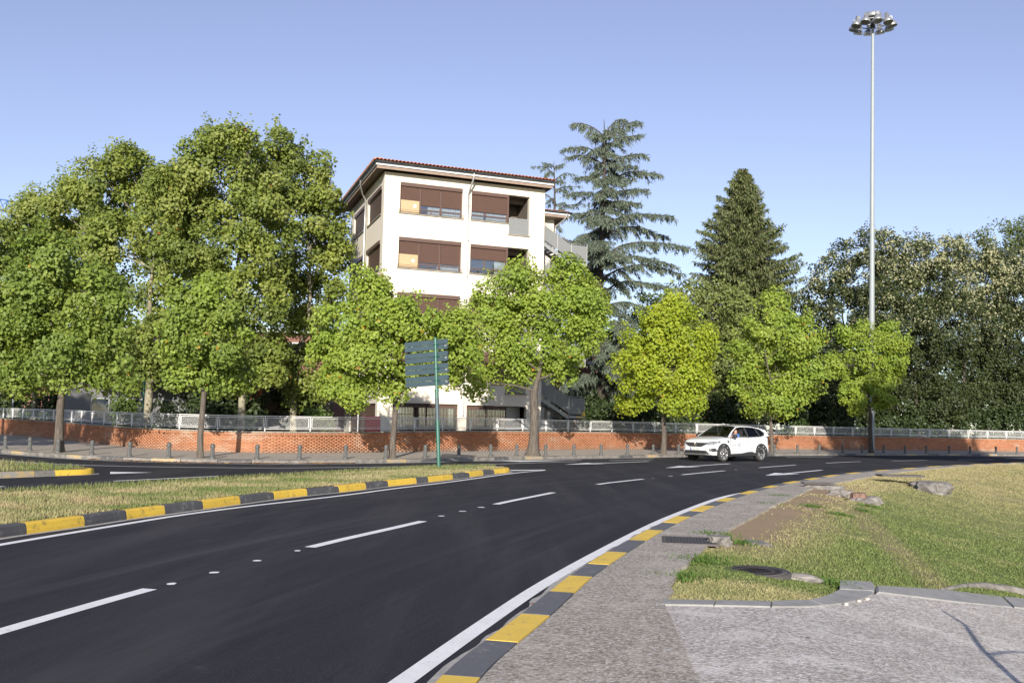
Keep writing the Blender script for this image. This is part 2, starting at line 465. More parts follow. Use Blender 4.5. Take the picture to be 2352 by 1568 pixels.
M['chrome'] = flat('chrome', (.75, .75, .76), .15, metal=1.0, var=.02)
M['light_glass'] = m_glass('headlight_glass', (.20, .21, .23), .06)
M['plate'] = flat('plate_white', (.78, .78, .76), .5, var=.02)
M['plate_blue'] = flat('plate_blue', (.03, .10, .42), .5, var=.02)
M['print'] = flat('black_print', (.02, .02, .02), .6, var=.02)
M['grey_print'] = flat('grey_print', (.42, .43, .44), .6, var=.02)
M['skin'] = flat('skin', (.50, .27, .18), .55, var=.06)
M['hair'] = flat('hair', (.035, .025, .02), .7, var=.2)
M['shirt'] = flat('blue_shirt', (.05, .17, .50), .8, var=.1)
# ------------------------------------------------------------------ ground, roads, pavements
class VN:
    def __init__(s, seed): s.g = np.random.default_rng(seed).random((97, 97))
    def __call__(s, x, y, sc):
        x = np.asarray(x) * sc + 1000.3; y = np.asarray(y) * sc + 1000.7
        i = np.floor(x).astype(int); j = np.floor(y).astype(int); u = x - i; w = y - j
        u = u * u * (3 - 2 * u); w = w * w * (3 - 2 * w); g = s.g
        a = g[i % 97, j % 97]; b = g[(i + 1) % 97, j % 97]; c = g[i % 97, (j + 1) % 97]; d = g[(i + 1) % 97, (j + 1) % 97]
        return (a * (1 - u) + b * u) * (1 - w) + (c * (1 - u) + d * u) * w
    def fb(s, x, y, sc): return .5 * s(x, y, sc) + .3 * s(x, y, sc * 2.1) + .2 * s(x, y, sc * 4.7)
vn = VN(5); vn2 = VN(8)

gx = np.unique(np.concatenate([np.linspace(-600, -60, 10), np.linspace(-60, 0, 13), np.linspace(0, 45, 61), np.linspace(45, 600, 12)]))
gy = np.unique(np.concatenate([np.linspace(-300, -10, 8), np.linspace(-10, 80, 91), np.linspace(80, 1500, 14)]))
GX, GY = np.meshgrid(gx, gy)
GZ = terr(GX, GY) - .05
V = np.stack([GX, GY, GZ], -1).reshape(-1, 3)
nx, ny = len(gx), len(gy)
ii = (np.arange(ny - 1)[:, None] * nx + np.arange(nx - 1)[None, :]).ravel()
ground = np_obj('ground', V, np.stack([ii, ii + 1, ii + nx + 1, ii + nx], -1), M['soil'], kind='structure')

NK = Path2([(-1.6, -8), (-.95, 2.5), (-.42, 6.29), (-.15, 7.33), (.12, 8.33), (.38, 9.43), (.64, 10.51), (1.19, 12.39), (2.45, 16.35),
            (4.31, 21.27), (5.46, 23.96), (6.48, 26.22), (7.83, 28.94), (9.1, 31.2), (10.56, 33.84), (12.12, 36.34), (13.95, 38.95),
            (16.44, 42.16), (19.29, 45.88), (24.5, 51.6), (31, 58.2), (42, 66.5), (60, 76)], 2)
FK = Path2([(-36, 58), (-28, 48.5), (-22.5, 41.6), (-19.4, 38.6), (-17.09, 36.7), (-14.59, 35.0), (-12.39, 34.3), (-10.56, 34.17), (-8.06, 34.75),
            (-6.28, 36.0), (-3.97, 38.2), (-1.86, 41.0), (1.12, 44.6), (3.96, 47.5), (7.93, 51.4), (15.87, 59.0), (22.0, 63.8), (27.3, 67.2),
            (31, 69.4), (36, 72.0), (46, 76.5), (62, 83)], 2)
# boundary wall: x, y, base z, top-of-coping z
WP = Path2([(-44, 76, .2, 1.22), (-37, 68, .2, 1.22), (-30.7, 60.6, .2, 1.2), (-25.0, 54.3, .2, 1.17), (-21.6, 49.6, .21, 1.13), (-16.9, 43.4, .22, 1.08), (-14.98, 41.2, .22, 1.07), (-12.72, 39.5, .22, 1.05),
            (-10.26, 38.8, .22, 1.05), (-8.36, 39.7, .22, 1.06), (-6.63, 41.7, .22, 1.08), (-4.36, 44.4, .22, 1.13), (-2.46, 47.1, .22, 1.17), (.78, 50.8, .22, 1.2), (3.57, 54.3, .22, 1.2),
            (8.62, 59.6, .22, 1.2), (17.6, 66.6, .22, 1.2), (23.0, 70.3, .22, 1.2), (29.5, 73.8, .22, 1.2), (36, 76.6, .22, 1.2), (46, 80.6, .22, 1.2), (60, 86, .22, 1.2)], 2)

tt = np.linspace(0, NK.L, 160); nk = [tuple(p) for p in NK.off(tt, 0)]
tf = np.linspace(0, FK.L, 160); fk = [tuple(p) for p in FK.off(tf, 0)]
road = MB().poly([nk + [(64, 80)] + fk[::-1] + [(-60, 60), (-60, -12), (-1.7, -12)]], 0.0).build('road', M['asphalt'], kind='structure')

# the laid carriageway lane by lane: same asphalt, carrying lateral offset and arc length for its tyre streaks
tl = np.linspace(2, NK.L - 8, 240); ol = np.linspace(.02, 9.2, 14); vs = []; cc = []
for t in tl:
    for o in ol: q = NK.off(t, o); vs.append((q[0], q[1], .0022)); cc.append((o / 9.2, t / 100, 0))
k = len(ol); ii = (np.arange(len(tl) - 1)[:, None] * k + np.arange(k - 1)[None, :]).ravel()
np_obj('carriageway', np.array(vs), np.stack([ii, ii + k, ii + k + 1, ii + 1], -1), M['asphalt_lane'], road, np.array(cc))

def at_py(path, py, o=0.0, lo=5.0):
    t = np.linspace(0, path.L, 6000); q = path.off(t, o); ok = q[:, 1] > lo
    ys = np.array([proj((a[0], a[1], 0))[1] if k else 99999 for a, k in zip(q, ok)])
    return float(t[np.argmin(np.abs(ys - py))])

# near pavement: slab, flush kerb blocks painted in yellow and grey, pale gutter strip
ts = np.linspace(0, NK.L - 14, 200)
A = NK.off(ts, -.255); B = np.stack([edge_x(A[:, 1]) + .0, A[:, 1]], -1)
wob = (vn(B[:, 0], B[:, 1], 2.0) - .5) * .10
B[:, 0] = np.maximum(B[:, 0] + wob, A[:, 0] + .35)
vs = []; fs = []
for i in range(len(ts)):
    for k in range(5):
        q = A[i] * (1 - k / 4) + B[i] * (k / 4); vs.append((q[0], q[1], .047))
    vs.append((B[i][0] + .01, B[i][1], -.25))
for i in range(len(ts) - 1):
    for k in range(5): fs.append((i * 6 + k, i * 6 + k + 1, i * 6 + 7 + k, i * 6 + 6 + k))
pave = MB().add(vs, fs).build('near_pavement', M['pavement'], kind='structure')
yel = [(1640, 1566), (1483, 1422), (1370, 1331), (1303, 1275), (1248, 1223), (1206, 1191), (1178, 1166), (1155.5, 1147), (1137.7, 1130.7),
       (1123.6, 1118.3), (1113, 1108), (1104, 1100), (1097, 1093), (1090, 1087), (1083.5, 1081), (1078.5, 1076.3), (1074, 1072)]
cuts = []
for a, b in yel: cuts += [(at_py(NK, a), at_py(NK, b))]
runs = []
prev = 3.0
for a, b in cuts:
    if a - prev > .1: runs.append((prev, a, 'near_dark'))
    runs.append((a, b, 'near_yellow')); prev = b
while prev < NK.L - 16: runs.append((prev, prev + 1.5, 'near_dark')); runs.append((prev + 1.5, prev + 3, 'near_yellow')); prev += 3
for a, b, m in runs:
    n = max(1, round((b - a) / 1.1)); st = (b - a) / n
    for k in range(n):
        h = .05 + random.uniform(-.003, .004)
        sweep(NK, a + k * st + .004, a + (k + 1) * st - .004, [(0, -.12), (.245, -.12), (.245, h), (.012, h), (0, h - .012)], -1, 4).build('kerb_stone', M[m], pave)
tg = np.linspace(2, NK.L - 20, 700); gw = .045 + .06 * vn2(tg, tg * 0 + 3, 3.1) * (.5 + vn(tg, tg * 0, .6))
vs = []
for t, w in zip(tg, gw):
    a = NK.off(t, w); b = NK.off(t, -.004); vs += [(a[0], a[1], .0065), (b[0], b[1], .0065)]
MB().add(vs, [(2 * i, 2 * i + 1, 2 * i + 3, 2 * i + 2) for i in range(len(tg) - 1)]).build('gutter_strip', M['gutter'], road)

# far pavement
ts = np.linspace(0, FK.L, 220); vs = []; fs = []; nw = 5
wallpts = WP.p[:, :2]
for t in ts:
    a = FK.off(t, .16); s = WP.near(a); b = WP.off(s, .1)
    for k in range(nw):
        f = k / (nw - 1); vs.append((a[0] * (1 - f) + b[0] * f, a[1] * (1 - f) + b[1] * f, .135 + .09 * f))
for i in range(len(ts) - 1):
    for k in range(nw - 1): fs.append((i * nw + k, i * nw + k + 1, (i + 1) * nw + k + 1, (i + 1) * nw + k)[::-1])
fpave = MB().add(vs, fs).build('far_pavement', M['paving'], kind='structure')
# the yard behind the boundary wall
vs = []; fs = []
for i, s in enumerate(np.linspace(0, WP.L, 80)):
    a = WP.off(s, .12); b = a + np.array([-8, 60.]); vs += [(a[0], a[1], .2), (b[0], b[1], .2)]
yard = MB().add(vs, [(2 * i, 2 * i + 2, 2 * i + 3, 2 * i + 1) for i in range(79)]).build('yard_ground', M['soil'], kind='structure')

t = 1.0; k = 0
while t < FK.L - 3:
    L = random.uniform(.85, 1.25); ph = t - FK.L * .0
    r = (k % 4)
    m = 'kerb_worn_yellow' if r == 1 and random.random() < .75 else ('kerb_dark' if r == 3 and random.random() < .5 else 'kerb_worn')
    h = .13 + random.uniform(-.008, .006)
    sweep(FK, t + .008, t + L - .008, [(0, -.1), (.01, h - .035), (.035, h - .004), (.17, h), (.17, -.1)][::-1], 1, 3).build('kerb_stone', M[m], fpave)
    t += L; k += 1

# road markings, painted sheets lying on the asphalt
def line_mark(name, path, t0, t1, w, o=0.0, z=.0062, taper=False):
    n = max(2, int((t1 - t0) / .5)); vs = []
    for i, t in enumerate(np.linspace(t0, t1, n + 1)):
        ww = w * (1 - .0 * i / n)
        a = path.off(t, o + ww / 2); b = path.off(t, o - ww / 2); vs += [(a[0], a[1], z), (b[0], b[1], z)]
    return MB().add(vs, [(2 * i, 2 * i + 1, 2 * i + 3, 2 * i + 2) for i in range(n)]).build(name, M['white_line'], road)
def poly_mark(name, pts, z=.0062):
    return MB().poly([pts], z).build(name, M['white_line'], road)

edge = Path2([tuple(hit(x, y)[:2]) for x, y in [(922, 1568), (1094, 1445), (1266, 1327.7), (1493.6, 1206.3), (1579, 1171), (1636, 1149), (1674, 1138.2), (1708, 1132)]], 2)
e0 = hit(922, 1568)
ed = edge.tan(.3); ext = Path2([tuple(edge.p[0, :2] - ed * 7)] + [tuple(p) for p in edge.p[:, :2]], 0)
line_mark('edge_line', ext, 0, ext.L, .15)
lane = Path2([(-5, -3), (-4.2, 4.5)] + [tuple(hit(x, y)[:2]) for x, y in [(0, 1450), (340, 1353), (706, 1257), (973, 1197), (1135, 1158), (1271, 1131), (1367, 1112),
              (1477, 1100), (1566, 1090), (1664, 1080.7), (1743, 1073.7), (1827, 1067.5), (1896, 1063.2), (1973, 1059.6), (2048, 1058.2), (2130, 1057), (2199, 1055.8), (2281, 1055.4)]] + [(40, 68)], 1)
for a, b in [((0, 1450), (340, 1353)), ((706, 1257), (973, 1197)), ((1135, 1158), (1271, 1131)), ((1367, 1112), (1477, 1100)), ((1566, 1090), (1664, 1080.7)),
             ((1743, 1073.7), (1827, 1067.5)), ((1896, 1063.2), (1973, 1059.6)), ((2048, 1058.2), (2130, 1057)), ((2199, 1055.8), (2281, 1055.4))]:
    t0 = lane.near(hit(*a)); t1 = lane.near(hit(*b))
    if a[0] == 0: t0 -= 1.3
    line_mark('lane_dash', lane, t0, t1, .15)
for x, y in [(683, 1265), (590, 1288), (492, 1315), (393, 1341), (1105, 1165), (1062, 1174), (1014, 1185), (1500, 1098), (1540, 1093), (1690, 1078.5), (1080, 1097)]:
    p = hit(x, y); n = 9; rr = random.uniform(.035, .06)
    poly_mark('paint_blot', [(p[0] + 1.3 * rr * random.uniform(.7, 1.2) * math.cos(a), p[1] + 1.6 * rr * random.uniform(.7, 1.2) * math.sin(a)) for a in [2 * math.pi * i / n for i in range(n)]])
iline = Path2([tuple(hit(x, y)[:2]) for x, y in [(-90, 1268), (0, 1251), (195, 1218.6), (467, 1174), (796.6, 1137.3), (896, 1122.9), (1037, 1106.7), (1178, 1086.2), (1252, 1079.9)]], 2)
line_mark('edge_line', iline, 0, iline.L, .13)
poly_mark('gore_marking', [tuple(hit(x, y)[:2]) for x, y in [(1172, 1079.4), (1252, 1078.7), (1253, 1080.2), (1172, 1081.4)]], .0095)
fl = Path2([tuple(hit(x, y)[:2]) for x, y in [(-80, 1052), (0, 1058), (169, 1067.8), (332, 1071.8), (630, 1075.2), (767, 1073.5), (929, 1071.4), (1019, 1069.7), (1228, 1062.5), (1323, 1059.8)]], 2)
line_mark('lane_line', fl, 0, fl.L, .12)
line_mark('edge_line', FK, 5, FK.near((7, 50.5)), .13, -.3)
line_mark('edge_line', FK, FK.near((30, 69)), FK.L - 8, .12, -1.0)
for a, b in [((1806, 1049.7), (1912, 1048.8)), ((1401, 1057.2), (1500, 1055.5)), ((1122, 1058.6), (1335, 1056.2)), ((262, 1104.6), (500, 1093.5)), ((-40, 1120), (9, 1117)), ((2310, 1052.2), (2400, 1052.5))]:
    p, q = hit(*a)[:2], hit(*b)[:2]; line_mark('lane_dash', Path2([p, q], 0), 0, float(np.linalg.norm(q - p)), .14)
poly_mark('gore_marking', [tuple(hit(x, y)[:2]) for x, y in [(1140, 1058.0), (1195, 1060.6), (1300, 1057.6), (1195, 1057.6)]], .0095)
poly_mark('gore_marking', [tuple(hit(x, y)[:2]) for x, y in [(253, 1083.4), (253, 1088.3), (350, 1085.0)]])
def arrow(tip, tail):
    a = hit(*tip)[:2]; b = hit(*tail)[:2]; d = b - a; L = np.linalg.norm(d); d = d / L; n = np.array([-d[1], d[0]])
    P = lambda u, v: tuple(a + d * u + n * v)
    h = L * .36
    poly_mark('arrow_marking', [P(0, 0), P(h, .46), P(h * .93, .09), P(L, .09), P(L, -.09), P(h * .93, -.09), P(h, -.46)])
arrow((1527.5, 1074.5), (1676, 1064.6)); arrow((1757.5, 1092), (1887, 1079.3)); arrow((1295, 1066.6), (1490, 1059.6))

# ------------------------------------------------------------------ grass helper
def blades(name, P, h, w, colr, parent=None, kind='stuff', lean=.5, mat='grass'):
    n = len(P); a = RNG.random(n) * 2 * np.pi; b = RNG.random(n) * 2 * np.pi
    h = h * (.5 + RNG.random(n)); w = w * (.6 + .8 * RNG.random(n))
    side = np.stack([np.cos(a), np.sin(a), np.zeros(n)], -1) * w[:, None] * .5
    ln = lean * RNG.random(n) * h
    tip = P + np.stack([np.cos(b) * ln, np.sin(b) * ln, h], -1)
    V = np.stack([P - side, P + side, tip], 1).reshape(-1, 3)
    F = np.arange(3 * n).reshape(-1, 3)
    return np_obj(name, V, F, M[mat], parent, np.repeat(colr, 3, axis=0), kind)
G_GREEN = np.array([.142, .190, .056]); G_DRY = np.array([.37, .325, .175]); G_DIRT = np.array([.42, .31, .195]); G_DEEP = np.array([.045, .085, .015])
def gcol(dry, dirt, n=None):
    c = G_GREEN * (1 - dry[:, None]) + G_DRY * dry[:, None]
    return c * (1 - dirt[:, None]) + G_DIRT * dirt[:, None]

# ------------------------------------------------------------------ traffic islands
front = [tuple(hit(x, y)[:2]) for x, y in [(0, 1235.6), (61, 1227), (195, 1208.5), (291, 1193), (379, 1181.4), (467, 1169.5), (552, 1157.7), (630, 1146.8), (706, 1138), (779, 1131),
          (841, 1123.5), (892, 1117), (957, 1110.8), (1041, 1101), (1110, 1091.5), (1140, 1088)]]
IL = Path2([(-9.2, -4), (-8.2, 3.5), (-7.1, 9.2)] + front + [(.02, 32.3), (.02, 32.75), (-.22, 33.15), (-.75, 33.25), (-1.4, 32.9), (-2.6, 31.5), (-3.75, 29.4), (-5.2, 26.4), (-6.2, 24.4), (-7.6, 21.6),
            (-9.3, 18.2), (-11.4, 13), (-13.4, 6), (-14.5, -4)], 2)
IS = Path2([(-24, 6), (-18.5, 14), (-15.2, 19.2), (-12.2, 24.2), (-11.46, 25.5), (-11.06, 26.15), (-10.92, 26.6), (-11.1, 27.0), (-11.7, 27.5), (-14.4, 29.4), (-19, 31.6), (-27, 33), (-32, 34)], 2)
def make_island(name, P, stones, extent):
    inn = [tuple(p) for p in P.off(np.linspace(0, P.L, 260), .145)]
    isl = MB().poly([inn], .145).build(name, M['grass_soil'], kind='structure')
    me = isl.data; a = me.color_attributes.new('Col', 'FLOAT_COLOR', 'POINT')
    for i in range(len(me.vertices)): a.data[i].color = (.21, .19, .085, 1)
    for t0, t1, m in stones:
        h = .145 + random.uniform(-.006, .006)
        n = max(1, round((t1 - t0) / 1.0)); st = (t1 - t0) / n
        for k in range(n):
            sweep(P, t0 + k * st + .005, t0 + (k + 1) * st - .005, [(.0, -.1), (.0, .05), (.018, h - .02), (.04, h), (.155, h), (.155, -.1)][::-1], 1, 4).build('kerb_stone', M[m], isl)
    # pale concrete haunch along the foot
    vs = []
    tg = np.linspace(0, P.L, 500)
    for t in tg:
        w = .09 + .05 * float(vn(t, 2.0, 1.4)); q = P.off(t, -w); r = P.off(t, .01); vs += [(q[0], q[1], .0065), (r[0], r[1], .0065)]
    MB().add(vs, [(2 * i, 2 * i + 2, 2 * i + 3, 2 * i + 1)[::-1] for i in range(len(tg) - 1)]).build('gutter_strip', M['gutter'], isl)
    return isl, inn
def inpoly(pts, X, Y):
    p = np.array(pts); q = np.roll(p, -1, 0); ins = np.zeros(len(X), bool)
    for (x1, y1), (x2, y2) in zip(p, q):
        c = ((y1 > Y) != (y2 > Y)); xx = (x2 - x1) * (Y - y1) / (y2 - y1 + 1e-12) + x1
        ins ^= c & (X < xx)
    return ins
bx = [(0, 'kerb_dark'), (61, 'kerb_yellow'), (195, 'kerb_dark'), (291, 'kerb_yellow'), (379, 'kerb_dark'), (467, 'kerb_yellow'), (552, 'kerb_dark'), (630, 'kerb_yellow'), (706, 'kerb_dark'),
      (779, 'kerb_yellow'), (841, 'kerb_dark'), (892, 'kerb_yellow'), (957, 'kerb_dark'), (984, 'kerb_yellow'), (1041, 'kerb_dark'), (1079, 'kerb_yellow'), (1110, 'kerb_dark'), (1136, 'kerb_yellow')]
half = IL.near((.02, 32.6))
tt = np.linspace(0, half, 4000); pxs = np.array([proj((q[0], q[1], 0))[0] if q[1] > 5 else -9e3 for q in IL.off(tt, 0)])
marks = [float(tt[np.argmin(np.abs(pxs - x))]) for x, _ in bx] + [half + 1.0]
stones = [(marks[i], marks[i + 1], bx[i][1]) for i in range(len(bx))]
t = marks[0]; k = 0
while t > 2: stones.append((t - 1.9, t, 'kerb_yellow' if k % 2 == 0 else 'kerb_dark')); t -= 1.9; k += 1
t = half + 1.0; k = 0
while t < IL.L - 3: stones.append((t, t + 1.9, 'kerb_dark' if k % 2 == 0 else 'kerb_yellow')); t += 1.9; k += 1
isl_a, inn_a = make_island('traffic_island', IL, stones, None)
sb = [IS.near(p) for p in [(-18.5, 14), (-15.2, 19.2), (-12.6, 23.5), (-11.75, 25.0), (-11.46, 25.5), (-11.06, 26.15), (-10.95, 26.5), (-11.7, 27.5), (-14.4, 29.4), (-19, 31.6)]]
st2 = [(sb[i], sb[i + 1], m) for i, m in enumerate(['kerb_worn', 'kerb_worn', 'kerb_worn_yellow', 'kerb_worn', 'kerb_yellow', 'kerb_yellow', 'kerb_yellow', 'kerb_dark', 'kerb_worn'])]
isl_b, inn_b = make_island('small_traffic_island', IS, st2, None)

def island_grass(inn, bb, n, nearw, seed, dryb):
    r = np.random.default_rng(seed); X = r.uniform(bb[0], bb[1], n * 4); Y = r.uniform(bb[2], bb[3], n * 4)
    k = inpoly(inn, X, Y); X, Y = X[k], Y[k]
    w = (nearw / np.maximum(Y, 8)) ** 1.3; k = r.random(len(X)) < w; X, Y = X[k][:n], Y[k][:n]
    dry = np.clip((vn.fb(X, Y, .9) - .33) * 2.4 + dryb + .25 * (r.random(len(X)) - .5), 0, 1)
    dirt = np.clip((vn2.fb(X, Y, 1.6) - .60) * 3, 0, .6)
    c = gcol(dry, dirt) * (.8 + .4 * r.random((len(X), 1)))
    return np.stack([X, Y, np.full(len(X), .142)], -1), c
P, c = island_grass(inn_a, (-15, 0, 9, 34), 120000, 14, 1, .16)
gi = blades('grass', P, .042, .018, c); gi['label'] = 'short half dry grass on the long kerbed island'; gi['category'] = 'grass'
P, c = island_grass(inn_b, (-26, -10.8, 14, 34), 26000, 22, 2, -.30)
gi = blades('grass', P, .10, .022, c); gi['label'] = 'greener grass on the small island at the left edge'; gi['category'] = 'grass'
# rough fringe along the back edge of the long island and round the sign post
tb = RNG.uniform(half + .8, IL.near((-9.3, 18.2)), 5000); q = np.array([IL.off(t, o)[:2] for t, o in zip(tb, RNG.uniform(.0, .35, 5000))])
sp = np.array([-2.15, 30.85]) + RNG.normal(0, .22, (900, 2)); q = np.vstack([q, sp])
cc = gcol(np.clip(RNG.normal(.25, .2, len(q)), 0, 1), np.zeros(len(q))) * (.7 + .5 * RNG.random((len(q), 1)))
gi = blades('grass_fringe', np.column_stack([q, np.full(len(q), .14)]), .085, .02, cc); gi['label'] = 'longer uncut grass along the back of the long island'; gi['category'] = 'grass'

# ------------------------------------------------------------------ bank, gravel apron and its edging stones
def ex(px, py): return hit_t(px, py, .05)
front_px = [(1480, 1390), (1517.3, 1386), (1640, 1388), (1771, 1391), (1860, 1391), (1893, 1388), (1968, 1377), (2004, 1363), (2015.4, 1358), (2187, 1379), (2326, 1392), (2450, 1406)]
fr = np.array([ex(*p)[:2] for p in front_px] + [np.array([8.0, 7.0]), np.array([16., 2.])])
GL = Path2([tuple(p) for p in fr], 0)
vs = []; fs = []; na, nb = 120, 40
for i, t in enumerate(np.linspace(0, GL.L, na)):
    a = GL.at(t); f = t / GL.L; b = np.array([-.05 + 16 * f ** 1.4, -7.0])
    a = a - GL.off(t, 0) * 0
    if f < .04: b = np.array([-.1, -7.])
    for k in range(nb):
        u = (k / (nb - 1)) ** 1.3; q = a * (1 - u) + b * u
        x = q[0]
        vs.append((x, q[1], float(terr(x, q[1])) + .034))
for i in range(na - 1):
    for k in range(nb - 1): fs.append((i * nb + k, i * nb + k + 1, (i + 1) * nb + k + 1, (i + 1) * nb + k))
apron = MB().add(vs, fs).build('gravel_apron', M['gravel'], kind='structure')
for pl in [[(1522.8, 1375.2), (1642, 1376.6), (1638.6, 1388), (1517.3, 1386)], [(1644, 1376.6), (1770, 1378.5), (1769, 1391), (1641, 1388)],
           [(1772.5, 1378.5), (1858.5, 1375.9), (1891, 1388), (1860, 1391), (1772.5, 1391)], [(1860, 1375.7), (1884, 1371), (1902.3, 1365), (1917, 1358.5), (1927.9, 1352.2), (2006, 1356.5), (2004, 1363), (1990, 1370), (1968, 1377), (1932, 1384), (1893.5, 1388)],
           [(1928.5, 1350.6), (1929.7, 1331), (2002.7, 1334.7), (2009, 1343), (2007, 1354.8)], [(2013.6, 1343.8), (2161.4, 1352.2), (2300, 1368), (2325, 1392), (2187, 1379), (2015.4, 1358)],
           [(2303.7, 1368.6), (2440, 1382), (2470, 1408), (2329.3, 1392.5)]]:
    w = [ex(*p) for p in pl]; zt = [float(terr(p[0], p[1])) + .05 for p in w]; n = len(w)
    c = np.mean([p[:2] for p in w], 0)
    mb = MB()
    top = [(p[0], p[1], z) for p, z in zip(w, zt)]; low = [(p[0] - (c[0] - p[0]) * .02, p[1] - (c[1] - p[1]) * .02, z - .02) for p, z in zip(w, zt)]
    bot = [(p[0], p[1], z - .35) for p, z in zip(low, zt)]
    top = [(p[0] + (c[0] - p[0]) * .02, p[1] + (c[1] - p[1]) * .02, z) for p, z in zip(w, zt)]
    ar = sum(top[i][0] * top[(i + 1) % n][1] - top[(i + 1) % n][0] * top[i][1] for i in range(n))
    if ar < 0: top, low, bot = top[::-1], low[::-1], bot[::-1]
    lp = tessellate_polygon([[Vector((p[0], p[1], 0)) for p in top]])
    f2 = []
    for t3 in lp:
        a, b, d = [Vector((top[i][0], top[i][1], 0)) for i in t3]; f2.append(tuple(t3) if (b - a).cross(d - a).z > 0 else tuple(reversed(t3)))
    mb.add(top, f2); mb.add(low + top, [(i, (i + 1) % n, n + (i + 1) % n, n + i) for i in range(n)]); mb.add(bot + low, [(i, (i + 1) % n, n + (i + 1) % n, n + i) for i in range(n)])
    mb.build('edging_stone', M['concrete'], apron)

ys = np.unique(np.concatenate([np.linspace(4, 8, 5), np.linspace(8, 30, 110), np.linspace(30, 66, 60)]))
ds = np.concatenate([np.linspace(0, 8, 60), np.linspace(8.5, 40, 24)])
BX = edge_x(ys)[:, None] - .12 + ds[None, :]; BY = np.repeat(ys[:, None], len(ds), 1)
tr0, tr1 = hit_t(1955, 1172)[:2], hit_t(2150, 1345)[:2]
def bank_mix(x, y):
    sl = (edge_x(y + 1) - edge_x(y - 1)) / 2; d = (x - edge_x(y)) / np.sqrt(1 + sl * sl)
    n1 = vn.fb(x, y, .8); n2 = vn2.fb(x, y, 1.7)
    dirt = np.clip(1.25 - d / (.9 + .9 * n1), 0, 1) * np.clip((y - 12.5) / 2, 0, 1) * np.clip((30 - y) / 3, 0, 1)
    v = tr1 - tr0; L = np.linalg.norm(v); v = v / L
    u = (x - tr0[0]) * v[0] + (y - tr0[1]) * v[1]; w = np.abs(-(x - tr0[0]) * v[1] + (y - tr0[1]) * v[0])
    track = np.clip(1.5 - w / (.22 + .02 * np.clip(L - u, 0, 20)), 0, 1) * ((u > -1) & (u < L + .5))
    dirt = np.clip(np.maximum(dirt * 1.1, track * .55) * (.35 + 1.1 * n2), 0, 1)
    dry = np.clip((n1 - .64) * 1.7, 0, .35) + np.clip((y - 19) / 18, 0, 1) * (.42 + .85 * n2)
    dry += np.clip(1.6 - np.hypot((x - 2.1) / 1.3, (y - 9.9) / .7), 0, .8) * (.4 + n2)
    dry += np.clip(1 - d / 1.9, 0, .5) * np.clip((y - 11.5) / 3, 0, 1) + np.clip((d - 8) / 8, 0, .4)
    return np.clip(dry, 0, 1), dirt
bd, bt = bank_mix(BX.ravel(), BY.ravel())
bc = gcol(bd, bt) * .85
BZ = terr(BX, BY) + (vn.fb(BX, BY, .7) - .5) * .10 * np.clip(ds[None, :] / 1.0, 0, 1)
BZ = BZ - .25 * (BY < np.interp(BX, fr[:, 0], fr[:, 1]) + .1)
V = np.stack([BX, BY, BZ], -1).reshape(-1, 3); nx = len(ds)
ii = (np.arange(len(ys) - 1)[:, None] * nx + np.arange(nx - 1)[None, :]).ravel()
np_obj('grass_bank', V, np.stack([ii, ii + 1, ii + nx + 1, ii + nx], -1), M['grass_soil'], colr=bc, kind='structure')
n = 1100000
Y = 8.6 + 52 * RNG.random(n) ** 2.1; X = edge_x(Y) + RNG.random(n) ** 1.15 * np.minimum(2.0 + Y * .55, 16)
keep = X < Y * .66 + 2.2
gyl = np.interp(X, fr[:, 0], fr[:, 1]) + .30
keep &= (Y > gyl) | ((X > 3.6) & (X < 3.95) & (Y > 10.75))
man = hit_t(1735, 1313)
keep &= np.hypot(X - man[0], Y - man[1]) > .36
bd, bt = bank_mix(X, Y)
keep &= RNG.random(n) > bt * 1.1
keep &= RNG.random(n) < np.clip(.35 + vn2.fb(X, Y, 3.0) * .9, 0, 1)
X, Y, bd, bt = X[keep], Y[keep], bd[keep], bt[keep]
X, Y, bd, bt = X[:330000], Y[:330000], bd[:330000], bt[:330000]
z = terr(X, Y) + (vn.fb(X, Y, .7) - .5) * .10 * np.clip((X - edge_x(Y)) / 1.0, 0, 1) - .005
bdn = np.clip(bd + RNG.normal(0, .16, len(X)), 0, 1)
c = gcol(bdn, bt * .4) * (.65 + .7 * RNG.random((len(X), 1)))
rough = np.clip(.8 + 1.2 * (vn2.fb(X, Y, .9) - .4), .6, 1.6)
gb = blades('grass', np.stack([X, Y, z], -1), .021 * rough * (1 + Y / 60), .013 * (1 + Y / 22), c, lean=.9)
gb['label'] = 'patchy green and dry grass on the bank beside the near pavement'; gb['category'] = 'grass'

# loose grit on the apron and the pavement
n = 5200; Y = 5.6 + 9 * RNG.random(n) ** 1.3; X = RNG.uniform(-.2, 7.5, n); nkx = np.interp(Y, NK.p[:, 1], NK.p[:, 0]) + .28
k = (X > nkx) & (((Y < np.interp(X, fr[:, 0], fr[:, 1]) - .03)) | (X < edge_x(Y) - .03)) & (X < Y * .53 + .3); X, Y = X[k], Y[k]; n = len(X)
z = np.where(X < edge_x(Y), .047, terr(X, Y) + .034); s_ = .003 + .007 * RNG.random(n) ** 3
oc = np.array([(1, 0, 0), (0, 1, 0), (-1, 0, 0), (0, -1, 0), (0, 0, .7), (0, 0, -.4)]); an = RNG.random(n) * 6.28
R2 = np.stack([np.stack([np.cos(an), -np.sin(an), an * 0], -1), np.stack([np.sin(an), np.cos(an), an * 0], -1), np.stack([an * 0, an * 0, an * 0 + 1], -1)], 1)
V = (np.einsum('nij,kj->nki', R2, oc) * np.stack([s_ * 1.3, s_ * .9, s_], -1)[:, None, :] + np.stack([X, Y, z + s_ * .2], -1)[:, None, :]).reshape(-1, 3)
OF = np.array([(0, 1, 4), (1, 2, 4), (2, 3, 4), (3, 0, 4)]); F = (OF[None] + 6 * np.arange(n)[:, None, None]).reshape(-1, 3)
